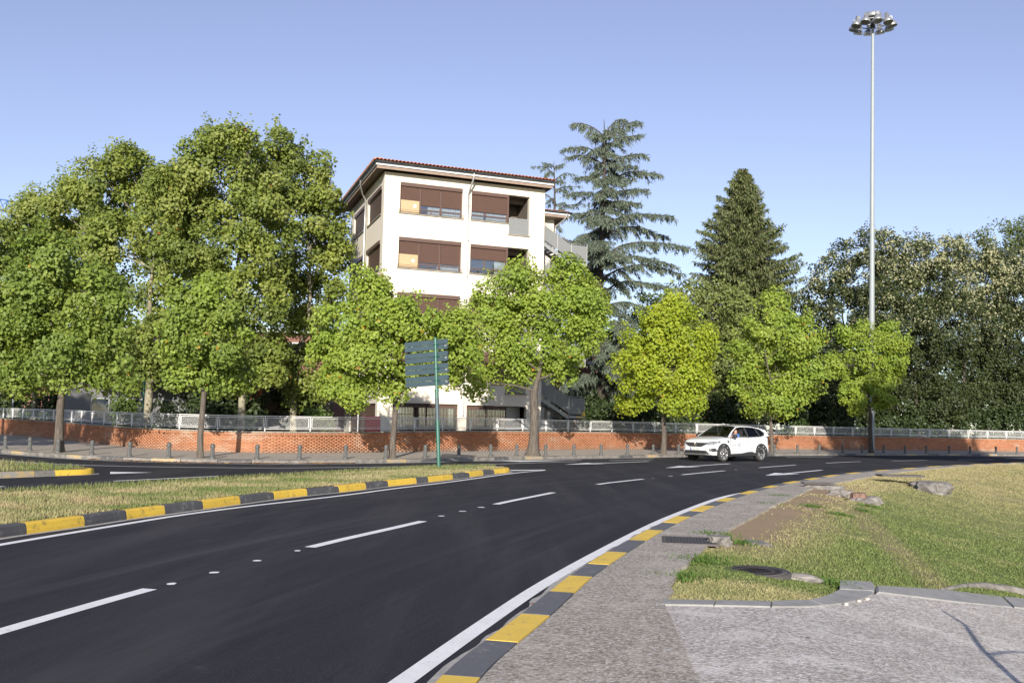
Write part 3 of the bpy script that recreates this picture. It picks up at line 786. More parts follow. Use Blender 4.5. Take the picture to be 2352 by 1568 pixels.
pc = np.array([(.48, .45, .41), (.30, .27, .24), (.16, .145, .13), (.40, .36, .31), (.22, .20, .18)])[RNG.integers(0, 5, n)]
o = np_obj('loose_grit', V, F, M['grit'], None, np.repeat(pc, 6, 0), 'stuff'); o['label'] = 'loose grit lying on the gravel apron and near pavement'; o['category'] = 'grit'
# ------------------------------------------------------------------ brick boundary wall
wall = empty('boundary_wall', (0, 0, 0))
tag(wall, 'low curved orange brick wall with concrete coping behind the far pavement', 'wall')
W0, W1 = 8.0, WP.L - 6
def wframe(t): p = WP.at(t); tn = WP.tan(t); return p, tn
ns = int((W1 - W0) / .4); vs = []; fs = []
for t in np.linspace(W0, W1, ns + 1):
    p = WP.at(t); a = WP.off(t, .0); b = WP.off(t, .22)
    vs += [(a[0], a[1], p[2] - .15), (a[0], a[1], p[3] - .06), (b[0], b[1], p[3] - .06), (b[0], b[1], p[2] - .15)]
for i in range(ns):
    for k in range(3): fs.append((i * 4 + k, i * 4 + k + 1, i * 4 + 5 + k, i * 4 + 4 + k)[::-1])
MB().add(vs, fs).build('mortar_core', M['mortar'], wall)
BR = [np.array(c) for c in ((.43, .195, .105), (.41, .18, .098), (.45, .21, .115), (.40, .175, .096), (.455, .22, .122), (.425, .195, .108))]
def brick_boxes(T, Z0, LN, HT, proud):
    """vectorised bricks: arc position of centre, bottom z, length, height, how far proud of the mortar"""
    p = WP.at(T); tn = WP.tan(T); nr = np.stack([tn[:, 1], -tn[:, 0]], -1)   # towards the road
    out = []
    for sx, sn, sz in ((-1, -1, 0), (1, -1, 0), (1, 1, 0), (-1, 1, 0), (-1, -1, 1), (1, -1, 1), (1, 1, 1), (-1, 1, 1)):
        xy = p[:, :2] + tn * (sx * LN / 2)[:, None] + nr * np.where(sn > 0, proud, -.03)[:, None]
        out.append(np.column_stack([xy, Z0 + sz * HT]))
    return np.stack(out, 1)
BF = np.array([(0, 3, 7, 4), (1, 5, 6, 2), (3, 2, 6, 7), (4, 7, 6, 5), (0, 1, 2, 3)])
Ts = []; Zs = []; Ls = []; Hs = []; Ps = []
nrow = 11
for r in range(nrow):
    t = W0 + (.125 if r % 2 else 0) + random.random() * .02
    while t < W1:
        p = WP.at(t); hb = (p[3] - .06 - .125) - p[2]; ch = hb / nrow
        Ts.append(t); Zs.append(p[2] + r * ch + .006); Ls.append(.242); Hs.append(ch - .008); Ps.append(.012 + random.uniform(-.003, .004)); t += .25
nb_main = len(Ts)
t = W0
while t < W1:
    p = WP.at(t); Ts.append(t); Zs.append(p[3] - .06 - .118); Ls.append(.062); Hs.append(.114); Ps.append(.035 + random.uniform(-.003, .003)); t += .073
Ts, Zs, Ls, Hs, Ps = map(np.array, (Ts, Zs, Ls, Hs, Ps))
bv = brick_boxes(Ts, Zs, Ls, Hs, Ps)
bp = WP.at(Ts)
ci = RNG.integers(0, len(BR), len(Ts)); bcol = np.array(BR)[ci] * (.9 + .18 * RNG.random((len(Ts), 1)))
stain = vn.fb(Ts, Zs * 3, .55); bcol = bcol * (.78 + .42 * stain)[:, None]
damp = np.clip(1 - (Zs - bp[:, 2]) / .22, 0, 1) * (.3 + .5 * vn2(Ts, Zs * 0, .9)); bcol = bcol * (1 - damp[:, None]) + np.array([.27, .215, .165]) * damp[:, None]
pale = np.clip(vn2.fb(Ts, Zs * 2.4, .8) - .62, 0, 1) * 3; bcol = bcol * (1 - pale[:, None]) + np.array([.50, .36, .27]) * pale[:, None]
dist = np.hypot(bp[:, 0], bp[:, 1]); order = np.argsort(dist[:nb_main])[:300]
big = np.zeros(len(Ts), bool); big[order] = True
rest = ~big; k = rest.sum()
V = bv[rest].reshape(-1, 3); F = (BF[None] + 8 * np.arange(k)[:, None, None]).reshape(-1, 4)
np_obj('brickwork', V, F, M['brick'], wall, np.repeat(bcol[rest], 8, axis=0), kind='stuff')
for i in order:
    c = bv[i].mean(0)
    o = np_obj('brick', bv[i] - c, BF.copy(), M['brick'], wall, np.repeat(bcol[i:i + 1], 8, axis=0)); o.location = c
t = W0
while t < W1 - 1.2:
    L = 1.2; seg = MB(); vs = []
    for q in np.linspace(t + .004, t + L - .004, 4):
        p = WP.at(q); a = WP.off(q, -.055); b = WP.off(q, .27)
        vs += [(a[0], a[1], p[3] - .058), (a[0], a[1], p[3] - .008), (b[0], b[1], p[3]), (b[0], b[1], p[3] - .058)]
    fs = []
    for i in range(3):
        for k in range(4): fs.append((i * 4 + k, i * 4 + (k + 1) % 4, i * 4 + 4 + (k + 1) % 4, i * 4 + 4 + k)[::-1])
    fs += [(0, 1, 2, 3), (15, 14, 13, 12)]
    seg.add(vs, fs).build('coping_stone', M['coping'], wall); t += L

# ------------------------------------------------------------------ white railing with diamond mesh on the wall
rail = empty('railing', (0, 0, 0))
tag(rail, 'white metal railing with diamond mesh panels on top of the brick wall', 'railing')
PW = 1.95; npan = int((W1 - W0 - 1) / PW)
def rp(t, z, o=.12):
    p = WP.at(t); q = WP.off(t, o); return (q[0], q[1], p[3] + z)
RH = .60
post_me = MB().box((0, 0, RH / 2), (.035, .035, RH)).mesh('post', M['white_metal'])
for i in range(npan + 1):
    t = W0 + .5 + i * PW; tn = WP.tan(t)
    o = bpy.data.objects.new('post', post_me); col.objects.link(o); o.parent = rail; o.location = rp(t, 0); o.rotation_euler = (0, 0, math.atan2(tn[1], tn[0]))
def bar(mb, a, b, w, h=None):
    a, b = Vector(a), Vector(b); d = (b - a); L = d.length; d.normalize()
    up = Vector((0, 0, 1)) if abs(d.z) < .95 else Vector((1, 0, 0))
    s = d.cross(up).normalized(); u = s.cross(d)
    Mx = Matrix((d, s, u)).transposed()
    return mb.box((a + b) / 2, (L, w, h or w), Mx)
for i in range(npan):
    t0 = W0 + .5 + i * PW; t1 = t0 + PW; near = 12 < (t0 - W0) < 100
    f = MB()
    bar(f, rp(t0, RH - .015), rp(t1, RH - .015), .04, .03)
    bar(f, rp(t0, .085), rp(t1, .085), .03, .022)
    a, b = t0 + .075, t1 - .075; z0, z1 = .145, RH - .075
    bar(f, rp(a, z0), rp(b, z0), .022); bar(f, rp(a, z1), rp(b, z1), .022)
    bar(f, rp(a, z0), rp(a, z1), .022); bar(f, rp(b, z0), rp(b, z1), .022)
    f.build('panel_frame', M['white_metal'], rail)
    # diamond mesh: two families of slanted flat wires
    mb = MB(); w = b - a; h = z1 - z0; pitch = .092; wd = .0042
    k = -int(h / pitch) - 1
    while k * pitch < w:
        for sgn in (1, -1):
            x0, x1 = k * pitch, k * pitch + h
            y0, y1 = 0.0, h
            if x0 < 0: y0 = -x0; x0 = 0
            if x1 > w: y1 -= (x1 - w); x1 = w
            if x1 - x0 > .02:
                if sgn < 0: y0, y1 = h - y0, h - y1
                p, q = Vector(rp(a + x0, z0 + y0)), Vector(rp(a + x1, z0 + y1))
                d = (q - p).normalized(); tn = WP.tan((t0 + t1) / 2); nr = Vector((tn[1], -tn[0], 0)); s = d.cross(nr).normalized() * wd
                e = nr * (.003 * sgn)
                mb.add([p - s + e, q - s + e, q + s + e, p + s + e], [(0, 1, 2, 3)])
        k += 1
    mb.build('mesh_infill', M['white_metal'], rail)

# ------------------------------------------------------------------ bollards along the far kerb
bsrc = [(85 * .2126), (483 * .2126), 200, 316.8, 447.5, 450 + 630 * .2126, 450 + 1340 * .2126, 450 + 2070 * .2126, 900 + 643 * .2126, 1194, 1335, 1470, 1587, 1697.6, 1787, 1887, 1985.6, 2079.6, 2171, 2260, 2348, 2435, 2600,
        2680.7, 2760, 2835, 2915, 2981.7, 3057, 3131.6, 3205.6, 3284, 3356.6, 3446.5, 3519]
def make_bollard(loc):
    r = empty('bollard', loc)
    MB().lathe([(.105, 0), (.105, .035), (.09, .055), (.078, .07)], 16).build('foot', M['bollard'], r)
    b = MB(); n = 20
    prof = [(.072, .07), (.068, .37)]
    vs = []
    for rr, z in prof:
        for k in range(n): q = rr * (1.0 if k % 2 else .88); w = 2 * math.pi * k / n; vs.append((q * math.cos(w), q * math.sin(w), z))
    b.add(vs, [(k, (k + 1) % n, n + (k + 1) % n, n + k) for k in range(n)]); b.build('shaft', M['bollard'], r)
    MB().lathe([(.070, .37), (.088, .38), (.090, .395), (.080, .41)], 16).build('ring', M['bollard'], r)
    MB().lathe([(.080, .41), (.082, .43), (.066, .49), (.048, .515), (.0, .525)], 16).build('cap', M['bollard'], r)
    return r
proto = None
for i, sx in enumerate(bsrc):
    px = sx / 1.5064; t = FK.at_px(px, .42); q = FK.off(t, .42); loc = (q[0], q[1], .138)
    if proto is None: proto = make_bollard(loc); o = proto
    else: o = copy_tree(proto); o.location = loc
    o.rotation_euler = (random.uniform(-.02, .02), random.uniform(-.02, .02), random.random() * 6)
    tag(o, ORD[i] + ' grey fluted bollard from the left along the far kerb', 'bollard', 'bollards along the far kerb')

# ------------------------------------------------------------------ apartment building
BO = np.array([-6.9, 52.0, 0.0]); BA = R(22); BB = R(108.6)
exv = np.array([math.cos(BA), math.sin(BA), 0]); eyv = np.array([math.cos(BB), math.sin(BB), 0])
def bmap(p): q = exv * p[0] + eyv * p[1]; return (q[0], q[1], p[2])
bld = empty('apartment_building', BO)
tag(bld, 'cream five storey block with brown roller shutters and an orange tiled roof', 'building')
BW, BD, BH = 9.25, 10.4, 14.66
def bpart(mb, name, mat, parent=None, mp=bmap): return mb.map(mp).build(name, mat, parent or bld)
def panel(W, H0, H1, holes, depth, place):
    """wall sheet with rectangular holes and reveals; place(u, dep, z)"""
    us = sorted({0, W} | {h[0] for h in holes} | {h[1] for h in holes}); zs = sorted({H0, H1} | {h[2] for h in holes} | {h[3] for h in holes})
    mb = MB()
    for i in range(len(us) - 1):
        for j in range(len(zs) - 1):
            c = ((us[i] + us[i + 1]) / 2, (zs[j] + zs[j + 1]) / 2)
            if any(h[0] < c[0] < h[1] and h[2] < c[1] < h[3] for h in holes): continue
            mb.add([place(us[i], 0, zs[j]), place(us[i + 1], 0, zs[j]), place(us[i + 1], 0, zs[j + 1]), place(us[i], 0, zs[j + 1])], [(0, 1, 2, 3)])
    for h in holes:
        a, b, c, d = h[:4]; sk = h[4] if len(h) > 4 else ''
        if 'l' not in sk: mb.add([place(a, 0, c), place(a, 0, d), place(a, depth, d), place(a, depth, c)], [(0, 1, 2, 3)])
        if 'r' not in sk: mb.add([place(b, 0, d), place(b, 0, c), place(b, depth, c), place(b, depth, d)], [(0, 1, 2, 3)])
        mb.add([place(b, 0, c), place(a, 0, c), place(a, depth, c), place(b, depth, c)], [(0, 1, 2, 3)])
        mb.add([place(a, 0, d), place(b, 0, d), place(b, depth, d), place(a, depth, d)], [(0, 1, 2, 3)])
    return mb
SILL = [12.56, 9.62, 6.68, 3.78]
fh = []
for s in SILL:
    fh += [(.87, 4.37, s, s + 1.64), (4.89, 7.10, s, s + 1.60, 'r'), (7.10, 8.32, s - .60, s + 1.60, 'l')]
fh += [(1.0, 4.40, .7, 2.50), (4.90, 7.26, .7, 2.48, 'r'), (7.26, 8.37, .25, 2.48, 'l')]
bpart(panel(BW, 0, BH, fh, .32, lambda u, d, z: (u, d, z)), 'wall', M['stucco'])
lh = []
for s in SILL: lh += [(BD - 4.55, BD - .68, s - .05, s + 1.48), (BD - 9.3, BD - 5.65, s - .05, s + 1.48)]
lh += [(BD - 8.6, BD - .55, .4, 2.45)]
bpart(panel(BD, 0, BH, lh, .25, lambda u, d, z: (d, BD - u, z)), 'wall', M['stucco'])
bpart(MB().add([(BW, 0, 0), (BW, BD, 0), (BW, BD, BH), (BW, 0, BH)], [(0, 1, 2, 3)]).add([(0, BD, 0), (BW, BD, 0), (BW, BD, BH), (0, BD, BH)], [(3, 2, 1, 0)]), 'wall', M['stucco'])
# dark cores behind the openings
bpart(MB().span((.34, 2.2, .1), (BW - .3, BD - .3, BH - .1)), 'inner_core', M['dark_room'])

def slats(u0, u1, z0, z1, d, pitch=.05):
    mb = MB(); z = z1; 
    while z > z0 + .005:
        b = max(z - pitch, z0)
        mb.add([(u0, d, z), (u1, d, z), (u1, d - .012, z - pitch * .45), (u0, d - .012, z - pitch * .45), (u1, d, b), (u0, d, b)], [(0, 3, 2, 1), (3, 5, 4, 2)])
        z -= pitch
    return mb
def folds(u0, u1, z0, z1, d, n=26):
    vs = []
    for i in range(n + 1):
        u = u0 + (u1 - u0) * i / n; vs += [(u, d + .02 * math.sin(i * 1.9) + .01 * math.sin(i * .7), z0), (u, d + .02 * math.sin(i * 1.9), z1)]
    return MB().add(vs, [(2 * i, 2 * i + 2, 2 * i + 3, 2 * i + 1) for i in range(n)])
def front_window(s, shut, boardz, cur, label):
    w = bpart(MB().span((.87, .13, s + .0), (.93, .19, s + 1.64)).span((4.31, .13, s), (4.37, .19, s + 1.64)).span((1.97, .125, s), (2.06, .19, s + 1.45)).span((3.12, .125, s), (3.21, .19, s + 1.45))
              .span((.93, .13, s), (4.31, .19, s + .05)).span((2.06, .14, s + .26), (4.31, .18, s + .31)).span((2.6, .142, s + .05), (2.64, .178, s + .26)), 'window', M['brown'])
    w['label'] = label
    bpart(MB().span((.87, .02, s + 1.45), (4.37, .30, s + 1.638)), 'shutter_box', M['brown'], w)
    for (a, b), zb in zip(((.94, 1.96), (2.07, 3.11), (3.22, 4.30)), (boardz, shut[0], shut[1])):
        bpart(slats(a, b, s + zb, s + 1.45, .115), 'shutter', M['brown'], w)
    if boardz > .1:
        bpart(MB().span((.94, .12, s + .05), (1.96, .135, s + boardz + .02)), 'board', M['plywood'], w)
        c = (1.72, .11, s + .42); Mr = Matrix.Rotation(R(90), 3, 'X')
        bpart(MB().lathe([(.045, -.02), (.085, -.02), (.10, .0), (.085, .02), (.05, .02)], 16, c, Mr), 'vent', M['curtain'], w)
        bpart(MB().lathe([(.05, -.012), (.05, .0)], 12, c, Mr), 'vent_opening', M['trim'], w)
    bpart(MB().add([(2.06, .165, s + .04), (4.31, .165, s + .04), (4.31, .165, s + 1.45), (2.06, .165, s + 1.45)], [(0, 1, 2, 3)]), 'pane', M['pane_clear'], w)
    bpart(MB().span((.9, .30, s), (4.34, .315, s + 1.6)), 'room_shade', M['dark_room'], w)
    for a, b in cur: bpart(folds(a, b, s + .06, s + 1.4, .22), 'curtain', M['curtain'], w)
    bpart(MB().span((.80, -.07, s - .055), (4.44, .12, s - .003)), 'sill', M['coping'], w)
    g = MB()
    for dz in (.05, .16): g.tube([(.80, -.035, s + dz), (4.44, -.035, s + dz - .0)], .009, 6)
    for u in (.81, 2.0, 3.2, 4.43): g.tube([(u, -.035, s - .01), (u, -.035, s + .17)], .009, 6)
    bpart(g, 'guard_bar', M['brown'], w)
def right_window(s, zb, cur, label):
    w = bpart(MB().span((4.89, .13, s), (4.95, .19, s + 1.6)).span((6.99, .05, s - .02), (7.10, .20, s + 1.6)).span((4.95, .13, s), (6.99, .19, s + .05)).span((4.95, .14, s + .27), (6.99, .18, s + .33))
              .span((5.72, .14, s + .33), (5.79, .18, s + 1.4)), 'window', M['brown'])
    w['label'] = label
    bpart(MB().span((4.89, .02, s + 1.42), (7.0, .30, s + 1.598)), 'shutter_box', M['brown'], w)
    bpart(slats(4.95, 6.99, s + zb, s + 1.42, .115), 'shutter', M['brown'], w)
    bpart(MB().add([(4.95, .165, s + .04), (6.99, .165, s + .04), (6.99, .165, s + 1.42), (4.95, .165, s + 1.42)], [(0, 1, 2, 3)]), 'pane', M['pane_clear'], w)
    bpart(MB().span((4.92, .30, s), (7.08, .315, s + 1.58)), 'room_shade', M['dark_room'], w)
    for a, b in cur: bpart(folds(a, b, s + .06, s + 1.4, .22), 'curtain', M['curtain'], w)
    bpart(MB().span((4.84, -.07, s - .055), (7.12, .12, s - .003)), 'sill', M['coping'], w)
    g = MB()
    for dz in (.06, .17): g.tube([(4.84, -.035, s + dz), (7.1, -.035, s + dz)], .009, 6)
    for u in (4.85, 5.95, 7.08): g.tube([(u, -.035, s - .01), (u, -.035, s + .18)], .009, 6)
    bpart(g, 'guard_bar', M['brown'], w)
def loggia(s, label):
    l = bpart(MB().add([(7.10, .32, s - .6), (7.10, 2.1, s - .6), (7.10, 2.1, s + 1.6), (7.10, .32, s + 1.6)], [(0, 1, 2, 3)])
              .add([(8.32, .32, s - .6), (8.32, 2.1, s - .6), (8.32, 2.1, s + 1.6), (8.32, .32, s + 1.6)], [(3, 2, 1, 0)])
              .add([(7.10, .32, s + 1.6), (8.32, .32, s + 1.6), (8.32, 2.1, s + 1.6), (7.10, 2.1, s + 1.6)], [(0, 3, 2, 1)])
              .add([(7.10, .32, s - .6), (8.32, .32, s - .6), (8.32, 2.1, s - .6), (7.10, 2.1, s - .6)], [(0, 1, 2, 3)])
              .add([(7.10, 2.1, s - .6), (8.32, 2.1, s - .6), (8.32, 2.1, s + 1.6), (7.10, 2.1, s + 1.6)], [(0, 1, 2, 3)])
              .span((7.102, 1.0, s + 1.35), (8.318, 1.25, s + 1.597)), 'loggia', M['loggia'])
    l['label'] = label
    bpart(MB().span((7.14, .04, s - .57), (8.28, .055, s + .28)), 'balustrade_sheet', M['mesh_panel'], l)
    bpart(MB().span((7.12, .02, s + .28), (8.32, .07, s + .32)).span((7.12, .03, s - .59), (7.15, .07, s + .28)).span((8.27, .03, s - .59), (8.30, .07, s + .28)), 'balustrade_frame', M['galv'], l)
    bpart(MB().span((7.06, -.08, s - .66), (8.38, .1, s - .603)), 'slab_edge', M['coping'], l)
M['pane_clear'] = m_clear('window_glass', (.62, .68, .70), .30)
front_window(SILL[0], (.50, .50), .72, [(2.45, 3.1), (3.23, 4.28)], 'top floor window with yellow board, vent and half lowered shutters')
front_window(SILL[1], (.36, .36), .76, [(3.05, 3.12), (3.23, 4.28)], 'third floor window with yellow board, vent and lowered shutters')
front_window(SILL[2], (.12, .12), .08, [], 'second floor window with shutters nearly closed')
front_window(SILL[3], (.06, .06), .05, [], 'first floor window with shutters closed')
right_window(SILL[0], .48, [(4.98, 5.65), (5.8, 6.95)], 'top floor window with lace curtains under a half lowered shutter')
right_window(SILL[1], .80, [(6.35, 6.95)], 'third floor window with raised shutter and white curtain')
right_window(SILL[2], .1, [], None or 'second floor window behind the tree crown')
right_window(SILL[3], .05, [], 'first floor window with closed shutter')
for s, nm in zip(SILL, ('top floor', 'third floor', 'second floor', 'first floor')): loggia(s, nm + ' loggia with steel sheet balustrade')
# left side windows
for fi, s in enumerate(SILL):
    for a, b, nm in ((.68, 4.55, 'near'), (5.65, 9.3, 'far')):
        z0, z1 = s - .05, s + 1.48
        n3 = (b - a) / 3
        w = bpart(MB().span((.10, a, z0), (.16, a + .06, z1)).span((.10, b - .06, z0), (.16, b, z1)).span((.09, a + n3 - .04, z0), (.16, a + n3 + .04, z1)).span((.09, a + 2 * n3 - .04, z0), (.16, a + 2 * n3 + .04, z1)).span((.10, a + .06, z0), (.16, b - .06, z0 + .05)), 'window', M['brown'])
        bpart(MB().span((-.06 if nm == 'near' else .0, a, z1 - .19), (.22, b, z1 - .002)), 'shutter_box', M['brown'], w)
        sl = slats(a + .06, b - .06, z0 + .06, z1 - .19, .09); bpart(sl.map(lambda p: (p[1], p[0], p[2])), 'shutter', M['brown'], w)
        bpart(MB().span((.23, a, z0), (.245, b, z1)), 'room_shade', M['dark_room'], w)
        bpart(MB().span((-.07, a - .05, z0 - .055), (.1, b + .05, z0 - .003)), 'sill', M['coping'], w)
bpart(slats(.55, 8.6, .4, 2.45, .10).map(lambda p: (p[1], p[0], p[2])), 'shop_shutter', M['brown'])
# ground floor barred windows
for a, b, z0, z1, cur in ((1.0, 4.40, .7, 2.5, [(1.1, 1.7), (3.95, 4.2)]), (4.9, 7.26, .7, 2.48, [])):
    w = bpart(MB().span((a, .16, z0), (b, .2, z0 + .06)).span((a, .16, z1 - .22), (b, .2, z1 - .002)).span((a + .01, .16, z0), (a + .06, .2, z1 - .01)).span((b - .07, .16, z0), (b - .01, .2, z1 - .01)).span(((a + b) / 2 - .04, .16, z0), ((a + b) / 2 + .04, .2, z1 - .02)), 'window', M['brown'])
    w['label'] = 'ground floor window behind vertical brown bars'
    bpart(MB().add([(a, .18, z0), (b, .18, z0), (b, .18, z1), (a, .18, z1)], [(0, 1, 2, 3)]), 'pane', M['pane_clear'], w)
    bpart(MB().span((a, .30, z0), (b, .315, z1)), 'room_shade', M['dark_room'], w)
    for c in cur: bpart(folds(c[0], c[1], z0 + .1, z1 - .2, .24, 14), 'curtain', M['curtain'], w)
    u = a + .06
    while u < b - .03:
        bpart(MB().span((u, .055, z0 + .01), (u + .022, .077, z1 - .01)), 'window_bar', M['brown'], w); u += .155
    bpart(MB().span((a, .05, z0 + .55), (b, .08, z0 + .575)).span((a, .05, z0 + 1.2), (b, .08, z0 + 1.225)), 'cross_bar', M['brown'], w)
bpart(MB().span((7.28, 1.0, .25), (8.35, 1.1, 2.46)), 'entrance_door', M['galv'])
# roof: soffit, fascia, gutter, tiles
EO = .66
bpart(MB().prism([(-EO + .12, -EO + .12), (BW + EO - .42, -EO + .12), (BW + EO - .42, BD + .8), (-EO + .12, BD + .8)], BH + .002, BH + .16), 'soffit', M['soffit'])
bpart(MB().prism([(-EO + .06, -EO + .06), (BW + EO - .36, -EO + .06), (BW + EO - .36, BD + .86), (-EO + .06, BD + .86)], BH + .162, BH + .29), 'fascia', M['fascia'])
def gutter(a, b, r=.085, name='gutter'):
    a, b = Vector(a), Vector(b); d = (b - a).normalized(); s = d.cross(Vector((0, 0, 1)))
    vs = []
    for p in (a, b):
        for k in range(9):
            w = math.pi * k / 8; vs.append(p + s * (r * math.cos(w)) + Vector((0, 0, -r * math.sin(w))))
    return MB().add(vs, [(k, k + 1, 10 + k, 9 + k) for k in range(8)] + [(k + 9, k + 10, k + 1, k) for k in range(8)], 0, True)
gz = BH + .36
bpart(gutter((-EO - .02, -EO - .02, gz), (BW + EO - .28, -EO - .02, gz)), 'gutter', M['zinc'])
bpart(gutter((-EO - .02, BD + .9, gz), (-EO - .02, -EO - .02, gz)), 'gutter', M['zinc'])
def pipe_path(pts, name='downpipe'): bpart(MB().tube(pts, .048, 10), name, M['pipe'])
pipe_path([(4.80, -EO, gz - .06), (4.80, -EO + .01, gz - .30), (4.76, -EO + .12, gz - .5), (4.69, -.22, gz - .92), (4.68, -.075, gz - 1.08), (4.68, -.075, 12.0), (4.68, -.075, 8.0), (4.68, -.075, 1.9)])
pipe_path([(-EO, 3.6, gz - .06), (-EO + .01, 3.75, gz - .3), (-.35, 4.7, gz - .62), (-.09, 5.05, gz - .85), (-.085, 5.1, 13.0), (-.085, 5.1, 8), (-.085, 5.1, .3)])
br = MB()
for z in (13.3, 11.4, 9.4, 7.4, 5.4, 3.4): br.span((4.615, -.13, z), (4.745, -.002, z + .035))
bpart(br, 'pipe_bracket', M['pipe'])
RZ = BH + .43; SL = math.tan(R(11))
cx0, cx1, cy0, cy1 = -EO, BW + EO - .3, -EO, BD + .9
hm = (cx1 - cx0) / 2; rl = (cx0 + hm)
bpart(MB().add([(cx0, cy0, RZ), (cx1, cy0, RZ), (cx1, cy1, RZ), (cx0, cy1, RZ), (rl, cy0 + hm, RZ + hm * SL), (rl, cy1 - hm * .3, RZ + hm * SL)],
               [(0, 1, 4), (1, 2, 5, 4), (2, 3, 5), (3, 0, 4, 5)]), 'roof', M['tile'])
roof_o = bld.children[-1]
roof_o = [c for c in bld.children if c.name.startswith('roof')][0]
def tile_mesh(L=.42, r=.095):
    mb = MB(); vs = []; n = 8
    for y, rr in ((0, r), (L, r * .82)):
        for k in range(n + 1):
            w = math.pi * k / n; vs.append((rr * math.cos(w), y, rr * .75 * math.sin(w) + y * SL))
    o = len(vs)
    for y, rr in ((0, r - .018), (L, r * .82 - .018)):
        for k in range(n + 1):
            w = math.pi * k / n; vs.append((rr * math.cos(w), y, rr * .75 * math.sin(w) + y * SL))
    fs = [(k, n + 1 + k, n + 2 + k, k + 1)[::-1] for k in range(n)] + [(o + k, o + k + 1, o + n + 2 + k, o + n + 1 + k)[::-1] for k in range(n)] + [(k, k + 1, o + k + 1, o + k)[::-1] for k in range(n)]
    return mb.add(vs, fs, 0, False)
tm = tile_mesh(); tmF = MB(); tmF.v = [bmap(p) for p in tm.v]; tmF.f, tmF.m, tmF.s = tm.f, tm.m, tm.s
me_f = tmF.mesh('roof_tile', M['tile'])
tmL = MB(); tmL.v = [bmap((p[1], -p[0], p[2])) for p in tm.v]; tmL.f, tmL.m, tmL.s = tm.f, tm.m, tm.s
me_l = tmL.mesh('roof_tile', M['tile'])
def put_tile(me, u, v, z):
    o = bpy.data.objects.new('roof_tile', me); col.objects.link(o); o.parent = roof_o; o.location = bmap((u, v, z)); o.rotation_euler = (random.uniform(-.03, .03), random.uniform(-.03, .03), random.uniform(-.03, .03))
u = cx0 + .1
while u < cx1 - .05:
    for rrow in range(3):
        v = cy0 - .08 + rrow * .36
        if cx0 + (v - cy0) < u < cx1 - (v - cy0) + .2: put_tile(me_f, u, v, RZ + .012 + (v - cy0) * SL)
    u += .205
v = cy0 + .1
while v < cy1 - .05: put_tile(me_l, cx0 - .08, v, RZ + .012 - .08 * SL); v += .205
# cover courses further up the slope
rid = MB(); u = cx0 + .6
while u < cx1 - .5:
    vmax = min(u - cx0, cx1 - u); 
    if vmax > 1.1: rid.tube([(u, cy0 + .95, RZ + .95 * SL + .01), (u, cy0 + vmax, RZ + vmax * SL + .01)], .075, 6, cap=False)
    u += .205
bpart(rid, 'tile_course', M['tile'], roof_o)

# rear wing that sticks out on the right
wing = empty('building_wing', BO); tag(wing, 'cream rear wing with tiled eaves showing right of the main block', 'building')
def wpart(mb, n, m): return mb.map(bmap).build(n, m, wing)
wpart(MB().span((6.0, 6.3, .1), (12.3, 12.5, 14.45)), 'wall', M['stucco'])
wpart(MB().span((5.6, 5.5, 14.452), (13.0, 13.2, 14.60)), 'soffit', M['soffit'])
wpart(MB().span((5.6, 5.44, 14.602), (13.06, 13.2, 14.72)), 'fascia', M['fascia'])
wpart(gutter((5.6, 5.36, 14.80), (13.14, 5.36, 14.80)), 'gutter', M['zinc']); wpart(gutter((13.14, 5.36, 14.80), (13.14, 13, 14.80)), 'gutter', M['zinc'])
wr = wpart(MB().add([(5.6, 5.4, 14.78), (13.1, 5.4, 14.78), (13.1, 13.2, 14.78), (5.6, 13.2, 14.78), (9.2, 9.2, 15.9)], [(0, 1, 4), (1, 2, 4), (2, 3, 4), (3, 0, 4)]), 'roof', M['tile'])
u = 9.6
while u < 13.05:
    o = bpy.data.objects.new('roof_tile', me_f); col.objects.link(o); o.parent = wr; o.location = bmap((u, 5.33, 14.79)); u += .205
wpart(MB().tube([(12.9, 5.4, 14.75), (12.75, 5.5, 14.4), (12.4, 6.2, 14.0), (12.38, 6.25, 13.8), (12.38, 6.25, .3)], .05, 8), 'downpipe', M['pipe'])

# ------------------------------------------------------------------ outside steel stair
stair = empty('fire_stair', BO); tag(stair, 'galvanised steel zigzag fire stair on the right end of the block', 'stair')
def spart(mb, n, m, p=None): return mb.map(bmap).build(n, m, p or stair)
V0, V1, V2 = 1.5, 2.7, 3.9
def flight(u0, z0, u1, z1, v0, v1):
    st = MB(); n = 8
    for v in (v0, v1):
        st.add([(u0, v - .02, z0 - .22), (u1, v - .02, z1 - .22), (u1, v - .02, z1), (u0, v - .02, z0), (u0, v + .02, z0 - .22), (u1, v + .02, z1 - .22), (u1, v + .02, z1), (u0, v + .02, z0)],
               [(0, 1, 2, 3), (7, 6, 5, 4), (0, 4, 5, 1), (1, 5, 6, 2), (2, 6, 7, 3), (3, 7, 4, 0)])
    fl = spart(st, 'stringer', M['galv'])
    for k in range(n):
        f = (k + .5) / n; u = u0 + (u1 - u0) * f; z = z0 + (z1 - z0) * f
        spart(MB().span((u - .13, v0, z - .03), (u + .13, v1, z)), 'tread', M['galv'], fl)
    spart(MB().add([(u0, v0 - .03, z0 + .15), (u1, v0 - .03, z1 + .15), (u1, v0 - .03, z1 + 1.0), (u0, v0 - .03, z0 + 1.0)], [(0, 1, 2, 3)]), 'guard_sheet', M['mesh_panel'], fl)
    hb = MB().tube([(u0, v0 - .03, z0 + 1.08), (u1, v0 - .03, z1 + 1.08)], .022, 8)
    for f in (0, .5, 1): hb.tube([(u0 + (u1 - u0) * f, v0 - .03, z0 + (z1 - z0) * f - .05), (u0 + (u1 - u0) * f, v0 - .03, z0 + (z1 - z0) * f + 1.08)], .02, 6)
    spart(hb, 'handrail', M['galv'], fl)
